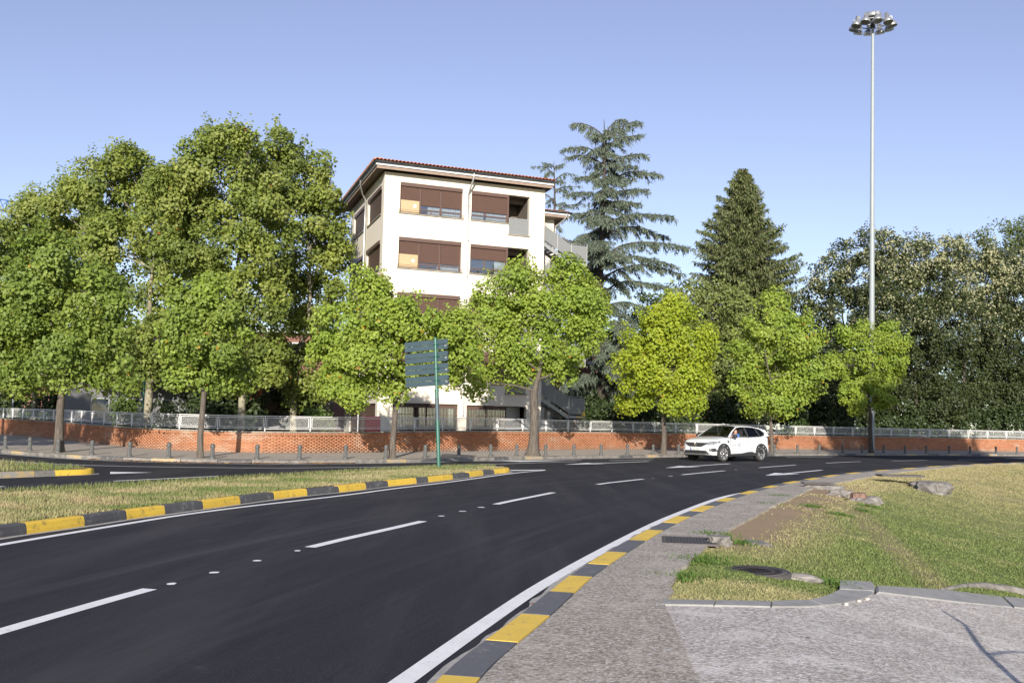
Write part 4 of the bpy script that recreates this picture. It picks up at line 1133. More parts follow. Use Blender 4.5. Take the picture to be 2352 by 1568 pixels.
for i, zl in enumerate((10.98, 8.03, 5.06, 2.08)):
    pl = spart(MB().span((11.55, V0, zl - .16), (12.58, V2, zl)), 'landing', M['galv'])
    spart(MB().span((11.60, V0 - .03, zl + .08), (12.54, V0 - .015, zl + 1.0)), 'guard_sheet', M['mesh_panel'], pl)
    spart(MB().span((12.565, V0, zl + .08), (12.58, V2, zl + 1.0)), 'guard_sheet', M['mesh_panel'], pl)
    g = MB().tube([(11.58, V0 - .02, zl + 1.08), (12.57, V0 - .02, zl + 1.08), (12.57, V2, zl + 1.08)], .022, 8)
    for p in ((11.58, V0 - .02), (12.57, V0 - .02), (12.57, V2)): g.tube([(p[0], p[1], zl - .16), (p[0], p[1], zl + 1.08)], .022, 6)
    spart(g, 'handrail', M['galv'], pl)
    flight(9.75, zl + 1.05, 11.56, zl - .02, V0, V1 - .05)
    if i < 3: flight(9.75, zl - 1.75, 11.56, zl - .02, V1 + .05, V2)
    spart(MB().span((9.27, V0, zl + .89), (9.78, V2, zl + 1.05)), 'floor_landing', M['galv'])
    spart(MB().add([(9.27, V0 - .03, zl + 1.15), (9.76, V0 - .03, zl + 1.15), (9.76, V0 - .03, zl + 2.05), (9.27, V0 - .03, zl + 2.05)], [(0, 1, 2, 3)]), 'guard_sheet', M['mesh_panel'])
for u, v in ((10.6, V1), (11.5, V2 + .1)): spart(MB().span((u - .07, v - .07, .1), (u + .07, v + .07, 11.0)), 'column', M['galv'])
wp = MB()
for k in range(4): wp.add([(12.05 + k * .15, V0 - .012, 1.925), (12.12 + k * .15, V0 - .012, 1.925), (12.17 + k * .15, V0 - .012, 2.06), (12.10 + k * .15, V0 - .012, 2.06)], [(0, 1, 2, 3)])
spart(wp, 'hazard_stripe', M['near_yellow'])
spart(MB().span((12.44, V0 - .05, 2.08), (12.60, V0 - .022, 2.32)), 'corner_pad', M['near_yellow'])

# ------------------------------------------------------------------ low buildings glimpsed through the trees
an = empty('grey_annex', BO); tag(an, 'low grey rendered annex under the plane trees left of the block', 'building')
def apart(mb, n, m, p=None): return mb.map(bmap).build(n, m, p or an)
apart(MB().span((-16, 11.2, .1), (-.6, 16, 3.5)), 'wall', M['grey_stucco'])
apart(MB().span((-16.2, 10.9, 3.502), (-.4, 16.2, 3.7)), 'roof', M['zinc'])
for u in (-14.5, -12.6, -10.7, -8.8, -6.9):
    w = apart(MB().span((u, 11.13, 1.3), (u + 1.0, 11.198, 2.5)), 'window', M['zinc'])
    apart(MB().span((u + .07, 11.11, 1.37), (u + .93, 11.128, 2.43)), 'pane', M['pane'], w)
apart(MB().span((-4.6, 11.1, .2), (-3.6, 11.198, 2.4)), 'door', M['brown'])
pil = MB().span((-5.75, 9.6, .1), (-5.1, 10.2, 3.3)); pil.map(bmap); o = pil.build('brick_pier', M['tile'], None, BO); tag(o, 'orange brick pier catching sunlight beside the grey annex', 'pier')
hb = empty('brick_house', (-27, 88, 0)); tag(hb, 'brick apartment house far behind the plane trees', 'building')
MB().span((-16, 0, 0), (14, 10, 9)).build('wall', M['house_brick'], hb); MB().span((-16.5, -.5, 9.002), (14.5, 10.5, 9.3)).build('roof', M['zinc'], hb)
for r in range(3):
    for k in range(9):
        w = MB().span((-14 + k * 3, -.06, 1 + r * 2.8), (-12.6 + k * 3, -.002, 2.6 + r * 2.8)).build('window', M['white_metal'], hb)
        MB().span((-13.9 + k * 3, -.09, 1.1 + r * 2.8), (-12.7 + k * 3, -.062, 2.5 + r * 2.8)).build('pane', M['pane'], w)
lb = empty('low_brick_house', (9, 84, 0)); tag(lb, 'low brick house with white eaves behind the tall cedar', 'building')
MB().span((-6, 0, 0), (8, 8, 6.6)).build('wall', M['house_brick'], lb); MB().span((-6.4, -.4, 6.602), (8.4, 8.4, 6.9)).build('eaves', M['white_metal'], lb)
MB().add([(-6.5, -.5, 6.9), (8.5, -.5, 6.9), (8.5, 8.5, 6.9), (-6.5, 8.5, 6.9), (-2.5, 4, 8.6), (4.5, 4, 8.6)], [(0, 1, 5, 4), (1, 2, 5), (2, 3, 4, 5), (3, 0, 4)]).build('roof', M['tile'], lb)
for k in range(4): MB().span((-4.8 + k * 3.2, -.06, 3.6), (-3.6 + k * 3.2, -.002, 5.2)).build('window', M['pane'], lb)
# red bin by the corner of the block
p = atd(855, 985, 49.6); p[2] = .2
rb = empty('litter_bin', p, R(20)); tag(rb, 'bright red bin behind the railing at the corner of the block', 'bin')
MB().prism([(-.34, -.28), (.34, -.28), (.34, .28), (-.34, .28)], .08, 1.42).build('body', M['red'], rb)
MB().hexa([(-.37, -.31, 1.422), (.37, -.31, 1.422), (.37, .31, 1.422), (-.37, .31, 1.422), (-.34, -.24, 1.56), (.34, -.24, 1.56), (.34, .28, 1.56), (-.34, .28, 1.56)]).build('lid', M['red'], rb)
for s in (-1, 1): MB().lathe([(.0, -.04), (.09, -.04), (.09, .04), (.0, .04)], 12, (s * .27, .24, .09), Matrix.Rotation(R(90), 3, 'Y')).build('wheel', M['trim'], rb)

# ------------------------------------------------------------------ direction sign seen from behind
sg = empty('direction_sign', (-2.15, 30.85, .1)); sg.rotation_euler = (R(-1.0), R(-3.2), 0)
tag(sg, 'leaning green post carrying four dark sign boards seen from behind', 'road sign')
def octo(r, z0, z1, n=16):
    vs = []
    for z in (z0, z1):
        for k in range(n): q = r * (1 if k % 2 else .90); w = 2 * math.pi * k / n; vs.append((q * math.cos(w), q * math.sin(w), z))
    return MB().add(vs, [(k, (k + 1) % n, n + (k + 1) % n, n + k) for k in range(n)] + [tuple(range(n - 1, -1, -1)), tuple(range(n, 2 * n))])
octo(.062, -.05, 2.42).build('post', M['green_post'], sg)
octo(.070, 2.40, 2.48).build('collar', M['green_post'], sg)
octo(.046, 2.48, 4.06).build('post_extension', M['green_post'], sg)
MB().lathe([(.05, 4.06), (.05, 4.075), (.0, 4.09)], 12).build('post_cap', M['green_post'], sg)
octo(.066, 1.55, 2.2).build('sleeve', M['sign_back'], sg)
ya = R(-30); Mz = Matrix.Rotation(ya, 3, 'Z')
for k in range(4):
    z = 3.86 - k * .37
    bd_ = MB()
    def rr_plank(z0, z1):
        x0, x1 = -1.22, .40
        P = [(x0, z0), (x1 - .03, z0), (x1, z0 + .03), (x1, z1 - .03), (x1 - .03, z1), (x0, z1)] if False else [(x0 + .02, z0), (x1 - .03, z0), (x1, z0 + .02), (x1, z1 - .02), (x1 - .03, z1), (x0 + .02, z1), (x0, z1 - .02), (x0, z0 + .02)]
        n = len(P); vs = [tuple(Mz @ Vector((a, .06, b))) for a, b in P] + [tuple(Mz @ Vector((a, .095, b))) for a, b in P]
        return MB().add(vs, [tuple(range(n - 1, -1, -1)), tuple(range(n, 2 * n))] + [(i, (i + 1) % n, n + (i + 1) % n, n + i) for i in range(n)])
    rr_plank(z - .155, z - .006).build('sign_plank', M['sign_back'], sg); rr_plank(z + .006, z + .155).build('sign_plank', M['sign_back'], sg)
    cl = MB(); cl.box(tuple(Mz @ Vector((.0, .045, z))), (.20, .03, .035), Mz); cl.lathe([(.052, -.02), (.056, 0), (.052, .02)], 14, (0, 0, z))
    cl.box(tuple(Mz @ Vector((.09, .035, z + .012))), (.03, .03, .03), Mz); cl.build('clamp', M['green_post'], sg)
    MB().box(tuple(Mz @ Vector((.33, .056, z - .05))), (.07, .006, .05), Mz).build('sticker', M['galv'], sg)

# ------------------------------------------------------------------ floodlight mast
mp = atd(2001, 985, 71.0); mp[2] = .1
mast = empty('floodlight_mast', mp); mast.rotation_euler = (0, R(.6), 0); tag(mast, 'very tall pale mast with a crown of ten round floodlights', 'floodlight mast')
MH = 31.1
MB().tube([(0, 0, 0), (0, 0, 8), (0, 0, 16), (0, 0, 24), (0, 0, MH)], [.21, .195, .165, .13, .10], 20).build('pole', M['mast'], mast)
MB().lathe([(.34, 0), (.34, .06), (.24, .1), (.22, .4)], 16).build('base_flange', M['mast'], mast)
for z in (16.2,): MB().lathe([(.168, z), (.175, z + .02), (.175, z + .1), (.163, z + .12)], 20).build('joint_ring', M['mast'], mast)
MB().lathe([(.0, MH + .75), (.56, MH + .72), (.62, MH + .66), (.62, MH + .40), (.60, MH + .38), (.0, MH + .38)][::-1], 28).build('crown_cover', M['lamp_metal'], mast)
rg = MB()
n = 40; rad = 1.02
rg.tube([(rad * math.cos(2 * math.pi * k / n), rad * math.sin(2 * math.pi * k / n), MH + .02) for k in range(n + 1)], .045, 8, cap=False)
rg.build('carrier_ring', M['galv'], mast)
for k in range(5):
    w = 2 * math.pi * k / 5 + .3; MB().tube([(.1 * math.cos(w), .1 * math.sin(w), MH - .1), (1.0 * math.cos(w), 1.0 * math.sin(w), MH + .02)], .03, 6).build('arm', M['galv'], mast)
MB().lathe([(.13, MH - .35), (.17, MH - .3), (.17, MH + .3), (.13, MH + .38)], 16).build('hub', M['trim'], mast)
for k in range(10):
    w = 2 * math.pi * (k + .35) / 10; d = Vector((math.cos(w), math.sin(w), 0))
    Mt = Matrix.Rotation(w, 3, 'Z') @ Matrix.Rotation(R(-14), 3, 'Y')
    c = d * 1.27 + Vector((0, 0, MH - .02))
    fl_ = MB().lathe([(.335, -.36), (.345, -.34), (.33, -.22), (.27, -.06), (.16, .04), (.125, .07), (.13, .14), (.0, .15)], 20, c, Mt).build('floodlight', M['lamp_metal'], mast)
    MB().lathe([(.0, -.352), (.318, -.352)], 20, c, Mt).build('lens', M['lamp_glass'], fl_)
    MB().box(tuple(c + Mt @ Vector((0, 0, .25))), (.27, .22, .20), Mt).box(tuple(c + Mt @ Vector((0, 0, .37))), (.30, .25, .04), Mt).build('gear_box', M['lamp_metal'], fl_)
    MB().tube([c + Mt @ Vector((-.16, 0, .05)), d * 1.02 + Vector((0, 0, MH + .02))], .03, 6).build('bracket', M['galv'], fl_)

# ------------------------------------------------------------------ tower crane far behind
cr = empty('tower_crane', (-92, 150, 0)); tag(cr, 'blue lattice crane jib above the trees at the left edge', 'crane')
a0 = atd(-130, 437, 150); a1 = atd(80, 470.5, 146)
ax = Vector(a1 - a0); Lx = ax.length; ax.normalize(); sd = ax.cross(Vector((0, 0, 1))).normalized(); upv = sd.cross(ax)
org = Vector(a0) - Vector((-92, 150, 0)) ; jb = MB(); lo = 1.55
top = lambda f: org + ax * (Lx * f)
def bot(f, s): return org + ax * (Lx * f) - upv * lo + sd * (s * .65)
jb.tube([top(0), top(1)], .09, 6)
for s in (-1, 1): jb.tube([bot(0, s), bot(1, s)], .10, 6)
nn = 12
for i in range(nn):
    for s in (-1, 1):
        jb.tube([top((i + .5) / nn), bot(i / nn, s)], .05, 5); jb.tube([top((i + .5) / nn), bot((i + 1) / nn, s)], .05, 5)
    jb.tube([bot(i / nn, -1), bot(i / nn, 1)], .04, 5)
jb.build('jib', M['crane'], cr)
mt = MB(); mx = top(0).x + .5; myy = top(0).y; mz = top(0).z
for sx in (-.7, .7):
    for sy in (-.7, .7): mt.tube([(mx + sx, myy + sy, 0), (mx + sx, myy + sy, mz + 3)], .1, 5)
for k in range(20):
    z = k * 1.9
    for sx in (-.7, .7): mt.tube([(mx + sx, myy - .7, z), (mx + sx, myy + .7, z + 1.9)], .05, 4)
    for sy in (-.7, .7): mt.tube([(mx - .7, myy + sy, z), (mx + .7, myy + sy, z + 1.9)], .05, 4)
mt.build('tower', M['crane'], cr)

# slim plain posts, no lanterns, behind the railing
for px, Y, lab, m in ((25, 62, 'thin pale green post behind the railing at the left edge', 'mast'), (325, 50, 'thin teal post under the plane trees near the railing', 'green_post')):
    q = atd(px, 1000, Y); lp = empty('slim_post', (q[0], q[1], .2)); tag(lp, lab, 'lamp post')
    MB().tube([(0, 0, 0), (0, 0, 3.1)], .05, 8).build('pole', M[m], lp)
    MB().lathe([(.07, 0), (.07, .25), (.05, .3)], 10).build('foot', M[m], lp)
q = WP.off(WP.at_px(2033), .45)
wpst = MB(); wpst.tube([(0, 0, 0), (.03, 0, .9), (0, 0, 1.55)], [.10, .095, .09], 9); o = wpst.build('wooden_post', M['plane_bark'], None, (q[0], q[1], .2)); tag(o, 'short pale lichen covered stump post behind the right part of the railing', 'post')
# ------------------------------------------------------------------ things on the bank
def rock(name, loc, dims, seed, mat, sub=3, cut=None, rz=0.0, amp=.22, parent=None):
    bm = bmesh.new(); bmesh.ops.create_icosphere(bm, subdivisions=sub, radius=1)
    r = np.random.default_rng(seed); ph = r.random((6, 3)) * 6
    for v in bm.verts:
        p = v.co; k = 1 + amp * (math.sin(p.x * 2.3 + ph[0][0]) * math.sin(p.y * 2.1 + ph[0][1]) + .6 * math.sin(p.x * 5 + ph[1][0]) * math.sin(p.z * 4.6 + ph[1][1]) + .45 * math.sin(p.y * 9 + ph[2][0]) * math.sin(p.x * 8 + ph[2][1]) + .3 * math.sin(p.z * 15 + p.x * 13 + ph[3][0]))
        v.co = Vector((p.x * dims[0] * k, p.y * dims[1] * k, p.z * dims[2] * k))
        if cut is not None and v.co.z > cut: v.co.z = cut
    me = bpy.data.meshes.new(name); bm.to_mesh(me); bm.free(); me.materials.append(mat)
    o = bpy.data.objects.new(name, me); col.objects.link(o); o.location = loc; o.rotation_euler = (0, 0, rz)
    if parent: o.parent = parent
    return o
m0 = hit_t(1735, 1313); mh = empty('manhole_cover', (m0[0], m0[1], float(terr(m0[0], m0[1])) - .006))
mh.rotation_euler = (R(1.5), R(-1.0), 0)
tag(mh, 'round iron manhole cover sunk in the grass beside the gravel', 'manhole cover')
MB().lathe([(.40, -.10), (.40, .005), (.385, .02), (.365, .02), (.36, .012)], 32).build('rim', M['iron'], mh)
cv = MB().lathe([(.0, .022), (.355, .022), (.355, -.02)][::-1], 32)
for rr in (.20, .31): cv.lathe([(rr - .008, .0222), (rr - .006, .0245), (rr + .006, .0245), (rr + .008, .0222)], 28)
cv.build('lid', M['iron'], mh)
rp_ = hit_t(1815, 1328); o = rock('concrete_lump', (rp_[0] + .05, rp_[1] + .1, rp_[2] - .02), (.30, .12, .06), 3, M['rubble'], rz=-.5); tag(o, 'broken concrete lump right of the round manhole cover', 'rubble')
g0 = hit(1590, 1240.5, .05)
gr = empty('drain_grate', (g0[0] - .05, g0[1], .05), R(-8)); tag(gr, 'rectangular rusty drain grate set in the near pavement', 'drain grate')
MB().span((-.36, -.42, -.02), (.36, -.385, .006)).span((-.36, .385, -.02), (.36, .42, .006)).span((-.36, -.383, -.02), (-.325, .383, .006)).span((.325, -.383, -.02), (.36, .383, .006)).build('frame', M['iron'], gr)
MB().span((-.32, -.38, .0005), (.32, .38, .002)).build('pit_shade', M['print'], gr)  # thin black sheet, its colour standing for the shade below the bars
for k in range(15): MB().span((-.315 + k * .0435, -.38, .002), (-.29 + k * .0435, .38, .0055)).build('bar', M['iron'], gr)
def onb(px, py): p = hit_t(px, py); return p
q = onb(1652, 1252); o = rock('concrete_block', (q[0], q[1], q[2] + .02), (.20, .22, .16), 5, M['rubble'], cut=.11, amp=.3); tag(o, 'broken pale concrete block at the end of the drain grate', 'rubble')
q = onb(1738, 1250); o = rock('flat_rock', (q[0], q[1], q[2] + .0), (.19, .30, .07), 6, M['rubble'], rz=.4, cut=.05); tag(o, 'flat pale stone lying in the bare soil of the bank', 'rock')
q = onb(1892, 1122); st = empty('concrete_chamber', (q[0], q[1], q[2])); tag(st, 'old concrete inspection chamber with dark lid beside the pavement edge', 'manhole')
rock('concrete_base', (0, 0, -.02), (.50, .42, .24), 8, M['rubble'], cut=.12, parent=st); MB().span((-.55, -.10, .122), (.25, .28, .155)).build('lid', M['iron'], st)
q = onb(1930, 1137); o = rock('concrete_lump', (q[0], q[1], q[2] + .02), (.28, .24, .14), 12, M['rubble'], amp=.3); tag(o, 'grey concrete lump between the dark lid and the tree stump', 'rubble')
q = onb(1972, 1152); sp_ = empty('tree_stump', (q[0], q[1], q[2])); tag(sp_, 'sawn tree stump with reddish cut wood on the bank', 'tree stump')
rock('root_flare', (.1, -.1, .0), (.34, .32, .15), 9, M['rubble'], amp=.3, parent=sp_)
sb_ = MB(); n = 22; vs = []
for z, r0 in ((-.05, .24), (.08, .19), (.19, .175), (.21, .165)):
    for k in range(n): w = 2 * math.pi * k / n; r1 = r0 * (1 + .07 * math.sin(5 * w + 1) + .04 * math.sin(9 * w)); vs.append((r1 * math.cos(w), r1 * math.sin(w), z))
sb_.add(vs, [(i * n + k, i * n + (k + 1) % n, (i + 1) * n + (k + 1) % n, (i + 1) * n + k) for i in range(3) for k in range(n)]); sb_.build('stump_side', M['wood_cut'], sp_)
MB().add(vs[-n:], [tuple(range(n))]).build('cut_face', M['bark_dark'], sp_)
q = onb(2100, 1118); rk = empty('rock_chamber', (q[0], q[1], q[2])); tag(rk, 'pale rocky lump with a flat dark slab on the upper bank', 'rock')
rock('stone', (.25, -.3, -.10), (.62, .85, .46), 10, M['rubble'], cut=.30, amp=.28, parent=rk); MB().span((-1.0, .0, .305), (.35, .6, .36)).build('slab', M['iron'], rk)
# concrete channel lip beyond the edging
q = [hit_t(x, y, .03) for x, y in ((2165, 1353), (2215, 1346), (2260, 1345), (2310, 1352), (2360, 1362), (2420, 1374))]
cl = MB().tube([tuple(p) for p in q], [.02, .04, .05, .06, .06, .05], 8); o = cl.build('channel_lip', M['rubble']); tag(o, 'rounded concrete channel lip behind the right edging stones', 'kerb')
# pebbles at the foot of the edging
for i, (x, y) in enumerate(((1943, 1391), (1973, 1384), (1992, 1379))):
    p = hit_t(x, y, .03); o = rock('pebble', (p[0], p[1], p[2] + .02), (.028, .022, .016), 30 + i, M['gravel'], 2); tag(o, ['largest', 'middle', 'smallest'][i] + ' white pebble at the foot of the curved edging stone', 'pebble', 'pebbles by the edging')
# weeds at the pavement edge
wp_ = []
for x, y, k, s in ((1795, 1142, 160, .12), (1760, 1160, 80, .10), (1640, 1232, 200, .12), (1895, 1118, 300, .16), (2000, 1166, 150, .10), (1985, 1175, 100, .1), (1600, 1290, 220, .16), (1575, 1330, 160, .15), (1700, 1250, 120, .10), (1865, 1165, 120, .12), (1930, 1185, 160, .12), (1920, 1345, 120, .10)):
    q = hit_t(x, y); pp = q[:2] + RNG.normal(0, s * 1.2, (k, 2)); wp_.append(np.column_stack([pp, terr(pp[:, 0], pp[:, 1]) + .02]))
wp_ = np.vstack(wp_); cc = G_DEEP * (1 + 1.2 * RNG.random((len(wp_), 1)))
o = blades('weeds', wp_, .05, .022, cc, lean=1.4); o['label'] = 'tufts of green weeds along the pavement edge'; o['category'] = 'weeds'
# fallen leaves along the far kerb, on the road and the grass
def litter(P, size, name, label):
    n = len(P); a = RNG.random(n) * 6.28; s = size * (.6 + .8 * RNG.random(n)); ca, sa = np.cos(a), np.sin(a)
    loc = np.array([(-.5, 0, 0), (0, -.36, .12), (.5, 0, .05), (0, .36, .16)])
    V = []
    for l in loc: V.append(P + np.stack([(ca * l[0] - sa * l[1]) * s, (sa * l[0] + ca * l[1]) * s, (l[2] * (RNG.random(n) * 1.5)) * s], -1))
    V = np.stack(V, 1).reshape(-1, 3); F = np.arange(4 * n).reshape(-1, 4)
    c = np.array([(.36, .14, .045), (.42, .22, .08), (.27, .11, .05), (.46, .30, .10)])[RNG.integers(0, 4, n)]
    o = np_obj(name, V, F, M['dry_leaf'], None, np.repeat(c, 4, 0), 'stuff'); o['label'] = label; o['category'] = 'leaves'
ta = FK.near((-14.5, 35)); tb = FK.near((-5.6, 36.6))
t = RNG.uniform(ta, tb, 1500); t = t[RNG.random(1500) < np.clip(vn(t, t * 0, 1.1) * 1.6 - .3, .05, 1)]
q = np.array([FK.off(a, b) for a, b in zip(t, -np.abs(RNG.normal(.03, .10, len(t))))]); litter(np.column_stack([q, np.full(len(q), .012)]), .13, 'fallen_leaves', 'brown fallen leaves lying in the far gutter')
q = np.array([hit(x, y)[:2] for x, y in ((1588, 1155.5), (1230, 1388), (880, 1050), (975, 1049), (1440, 1040), (210, 1072), (420, 1150))]); litter(np.column_stack([q, [.01, .01, .15, .15, .15, .16, .16]]), .12, 'loose_leaves', 'single orange leaves scattered on road and pavement')

# ------------------------------------------------------------------ white crossover car
CS = 1.085
q = atd(1669, 1056, 48.4)
car = empty('car', (q[0], q[1], .001), R(180 + 40)); car.scale = (CS, CS, CS)
tag(car, 'white crossover car driving left on the far lane', 'car')
def cat(pts, x):
    p = np.array(pts); xs = p[:, 0]; o = np.argsort(xs); p = p[o]
    return [np.interp(x, p[:, 0], p[:, i]) for i in range(1, p.shape[1])]
#        x     halfw  zbot  zside  zcrown
ST = [(2.13, .50, .36, .66, .70), (2.10, .66, .27, .74, .79), (2.03, .76, .23, .82, .88), (1.90, .825, .21, .89, .95), (1.70, .865, .20, .935, .995), (1.32, .885, .20, .98, 1.04), (1.0, .89, .20, 1.01, 1.075),
      (.80, .89, .20, 1.03, 1.09), (0, .89, .20, 1.045, 1.07), (-.8, .895, .20, 1.075, 1.09), (-1.32, .90, .20, 1.10, 1.12), (-1.75, .88, .22, 1.11, 1.14), (-1.95, .82, .27, 1.09, 1.12), (-2.04, .74, .34, 1.02, 1.06), (-2.08, .62, .42, .92, .96)]
xs = np.concatenate([np.linspace(2.13, 1.7, 12), np.linspace(1.66, -1.7, 70), np.linspace(-1.74, -2.08, 10)])
def smooth1(a, k=2):
    a = np.array(a)
    for _ in range(k): a[1:-1] = .25 * a[:-2] + .5 * a[1:-1] + .25 * a[2:]
    return a
cols_ = np.array([cat(ST, x) for x in xs]); cols_ = np.stack([smooth1(cols_[:, i]) for i in range(4)], -1)
vs = []; ring = None
for x, (w, zb, zs, zc) in zip(xs, cols_):
    h = zs - zb
    half_ = [(0, zc), (w * .55, zc - .008), (w * .80, zs + .012), (w * .90, zs - .012), (w * .945, zs - .06), (w * .955, zs - .14), (w * .965, zb + h * .62), (w * .985, zb + h * .48), (w * 1.0, zb + h * .36), (w * 1.0, zb + h * .22), (w * .985, zb + h * .10), (w * .94, zb + .02), (w * .85, zb), (0, zb)]
    full = half_ + [(-a, b) for a, b in half_[-2:0:-1]]
    ring = len(full); vs += [(x, a, b) for a, b in full]
fs = []
for i in range(len(xs) - 1):
    for k in range(ring): fs.append((i * ring + k, (i + 1) * ring + k, (i + 1) * ring + (k + 1) % ring, i * ring + (k + 1) % ring))
fs += [tuple(range(ring)), tuple((len(xs) - 1) * ring + k for k in range(ring - 1, -1, -1))]
bmB = MB().add(vs, fs, 0, True)
body = bmB.build('body', [M['paint_white'], M['trim']], car)
cut = MB()
for ax_ in (1.32, -1.32):
    for s in (-1, 1): cut.lathe([(.385, .60), (.385, 1.2)], 32, (ax_, 0, .335), Matrix.Rotation(R(-90 * s), 3, 'X'))
cobj = cut.build('arch_cutter', M['trim'])
md = body.modifiers.new('b', 'BOOLEAN'); md.object = cobj; md.operation = 'DIFFERENCE'; md.solver = 'EXACT'
bpy.context.view_layer.update()
dg = bpy.context.evaluated_depsgraph_get(); nme = bpy.data.meshes.new_from_object(body.evaluated_get(dg))
body.modifiers.clear(); body.data = nme; bpy.data.objects.remove(cobj, do_unlink=True)
nme.materials.clear(); nme.materials.append(M['paint_white']); nme.materials.append(M['trim'])
for p in nme.polygons:
    c = p.center; d = min(math.hypot(c.x - 1.32, c.z - .335), math.hypot(c.x + 1.32, c.z - .335))
    sill = .31
    p.material_index = 1 if (d < .392 or (c.z < sill and abs(c.x) < 1.75) or c.z < .30) else 0
    p.use_smooth = p.material_index == 0
for ax_ in (1.32, -1.32):
    for s in (-1, 1):
        a = MB(); n = 26; vs = []
        for k in range(n + 1):
            w = R(-18) + R(216) * k / n
            for r0, yy in ((.385, .86), (.385, .905), (.45, .902), (.455, .875)):
                vs.append((ax_ + r0 * math.cos(w), s * yy, .335 + r0 * math.sin(w)))
        a.add(vs, [(i * 4 + k, i * 4 + k + 1, i * 4 + 5 + k, i * 4 + 4 + k) for i in range(n) for k in range(3)]); a.build('wheel_arch', M['trim'], car)
wheel0 = None
for ax_ in (1.32, -1.32):
    for s in (1, -1):
        if wheel0 is None:
            wheel0 = empty('wheel'); wheel0.parent = car
            ty = MB().lathe([(.215, -.10), (.29, -.108), (.325, -.095), (.335, -.06), (.337, 0), (.335, .06), (.325, .095), (.29, .108), (.215, .10)], 36, (0, 0, 0), Matrix.Rotation(R(-90), 3, 'X')).build('tyre', M['tyre'], wheel0)
            MB().lathe([(.0, -.05), (.20, -.05), (.215, -.1), (.222, -.1), (.222, .1), (.212, .104), (.205, .08), (.20, .03), (.0, .03)], 36, (0, 0, 0), Matrix.Rotation(R(-90), 3, 'X')).build('rim', M['trim'], wheel0)
            MB().lathe([(.218, .07), (.220, .103), (.240, .106), (.242, .09)], 36, (0, 0, 0), Matrix.Rotation(R(-90), 3, 'X')).build('rim_edge', M['rim'], wheel0)
            sk = MB()
            for k in range(5):
                for dw in (-.20, .20):
                    w = 2 * math.pi * k / 5; w1 = w + dw; w2 = w + dw * 1.35
                    a = Vector((.03 * math.cos(w), .085, .03 * math.sin(w))); b = Vector((.226 * math.cos(w2), .098, .226 * math.sin(w2)))
                    bar(sk, a, b, .02, .05)
            sk.lathe([(.06, .06), (.06, .10), (.0, .104)], 16, (0, 0, 0), Matrix.Rotation(R(-90), 3, 'X')); sk.build('spokes', M['rim'], wheel0)
            o = wheel0
        else:
            o = copy_tree(wheel0, car)
        o.location = (ax_, s * .79, .335); o.rotation_euler = (0, random.random(), 0 if s > 0 else math.pi)
# greenhouse
def gy(z): return .845 - .235 * max(0, z - 1.06) / .47
def side_patch(loops, s, off=0.0):
    lp = [[Vector((p[0], p[1], 0)) for p in l] for l in loops]; tri = tessellate_polygon(lp); fl = [p for l in loops for p in l]
    vs = [(p[0], s * (gy(p[1]) + off), p[1]) for p in fl]; return MB().add(vs, [tuple(t) for t in tri])
OUT = [(1.02, 1.055), (.62, 1.30), (.22, 1.49), (-.1, 1.527), (-.45, 1.535), (-.9, 1.52), (-1.4, 1.465), (-1.82, 1.39), (-1.90, 1.34), (-1.98, 1.12), (-1.4, 1.06), (-.5, 1.04), (.4, 1.03)]
WF = [(.80, 1.075), (.52, 1.27), (.19, 1.44), (-.1, 1.475), (-.36, 1.482), (-.39, 1.065)]
WR = [(-.47, 1.065), (-.445, 1.482), (-.85, 1.47), (-1.10, 1.445), (-1.28, 1.10)]
WQ = [(-1.34, 1.12), (-1.17, 1.432), (-1.45, 1.385), (-1.66, 1.25), (-1.58, 1.17)]
for s in (1, -1):
    side_patch([OUT, WF, WR, WQ], s).build('cabin_side', M['paint_white'], car)
    side_patch([[(.86, 1.062), (.54, 1.295), (.19, 1.465), (-.1, 1.50), (-.45, 1.507), (-.9, 1.493), (-1.15, 1.465), (-1.48, 1.405), (-1.73, 1.25), (-1.60, 1.13), (-1.3, 1.08), (-.4, 1.05)], WF, WR, WQ], s, .006).build('window_surround', M['trim'], car)
    if s < 0: side_patch([WF], s, -.012).build('side_window', M['car_glass'], car)
    side_patch([WR], s, -.012).build('side_window', M['car_glass'], car); side_patch([WQ], s, -.012).build('quarter_window', M['car_glass'], car)
rf = MB(); vs = []; edge_ = [(.22, 1.49), (-.1, 1.527), (-.45, 1.535), (-.9, 1.52), (-1.4, 1.465), (-1.82, 1.39), (-1.97, 1.36)]
m_ = 9
for x, z in edge_:
    yw = gy(min(z, 1.535))
    for k in range(m_): u = -1 + 2 * k / (m_ - 1); vs.append((x + (.05 if x > .2 else 0) * (1 - u * u), yw * u, z + .045 * (1 - u ** 4)))
rf.add(vs, [(i * m_ + k, i * m_ + k + 1, (i + 1) * m_ + k + 1, (i + 1) * m_ + k)[::-1] for i in range(len(edge_) - 1) for k in range(m_ - 1)], 0, True); rf.build('roof', M['paint_white'], car)
def screen(x0, z0, w0, x1, z1, w1, b, name, mt_):
    vs = []
    for x, z, w in ((x0, z0, w0), ((x0 + x1) / 2, (z0 + z1) / 2 + .01, (w0 + w1) / 2), (x1, z1, w1)):
        for k in range(m_): u = -1 + 2 * k / (m_ - 1); vs.append((x + b * (1 - u * u), w * u, z + .02 * (1 - u * u)))
    MB().add(vs, [(i * m_ + k, i * m_ + k + 1, (i + 1) * m_ + k + 1, (i + 1) * m_ + k) for i in range(2) for k in range(m_ - 1)], 0, True).build(name, M[mt_], car)
screen(1.0, 1.055, .80, .24, 1.492, .615, .06, 'windscreen', 'car_glass')
screen(-1.99, 1.11, .78, -1.88, 1.36, .66, -.03, 'tailgate_window', 'car_glass')
MB().span((-1.99, -.60, 1.352), (-1.80, .60, 1.40)).build('roof_spoiler', M['paint_white'], car)
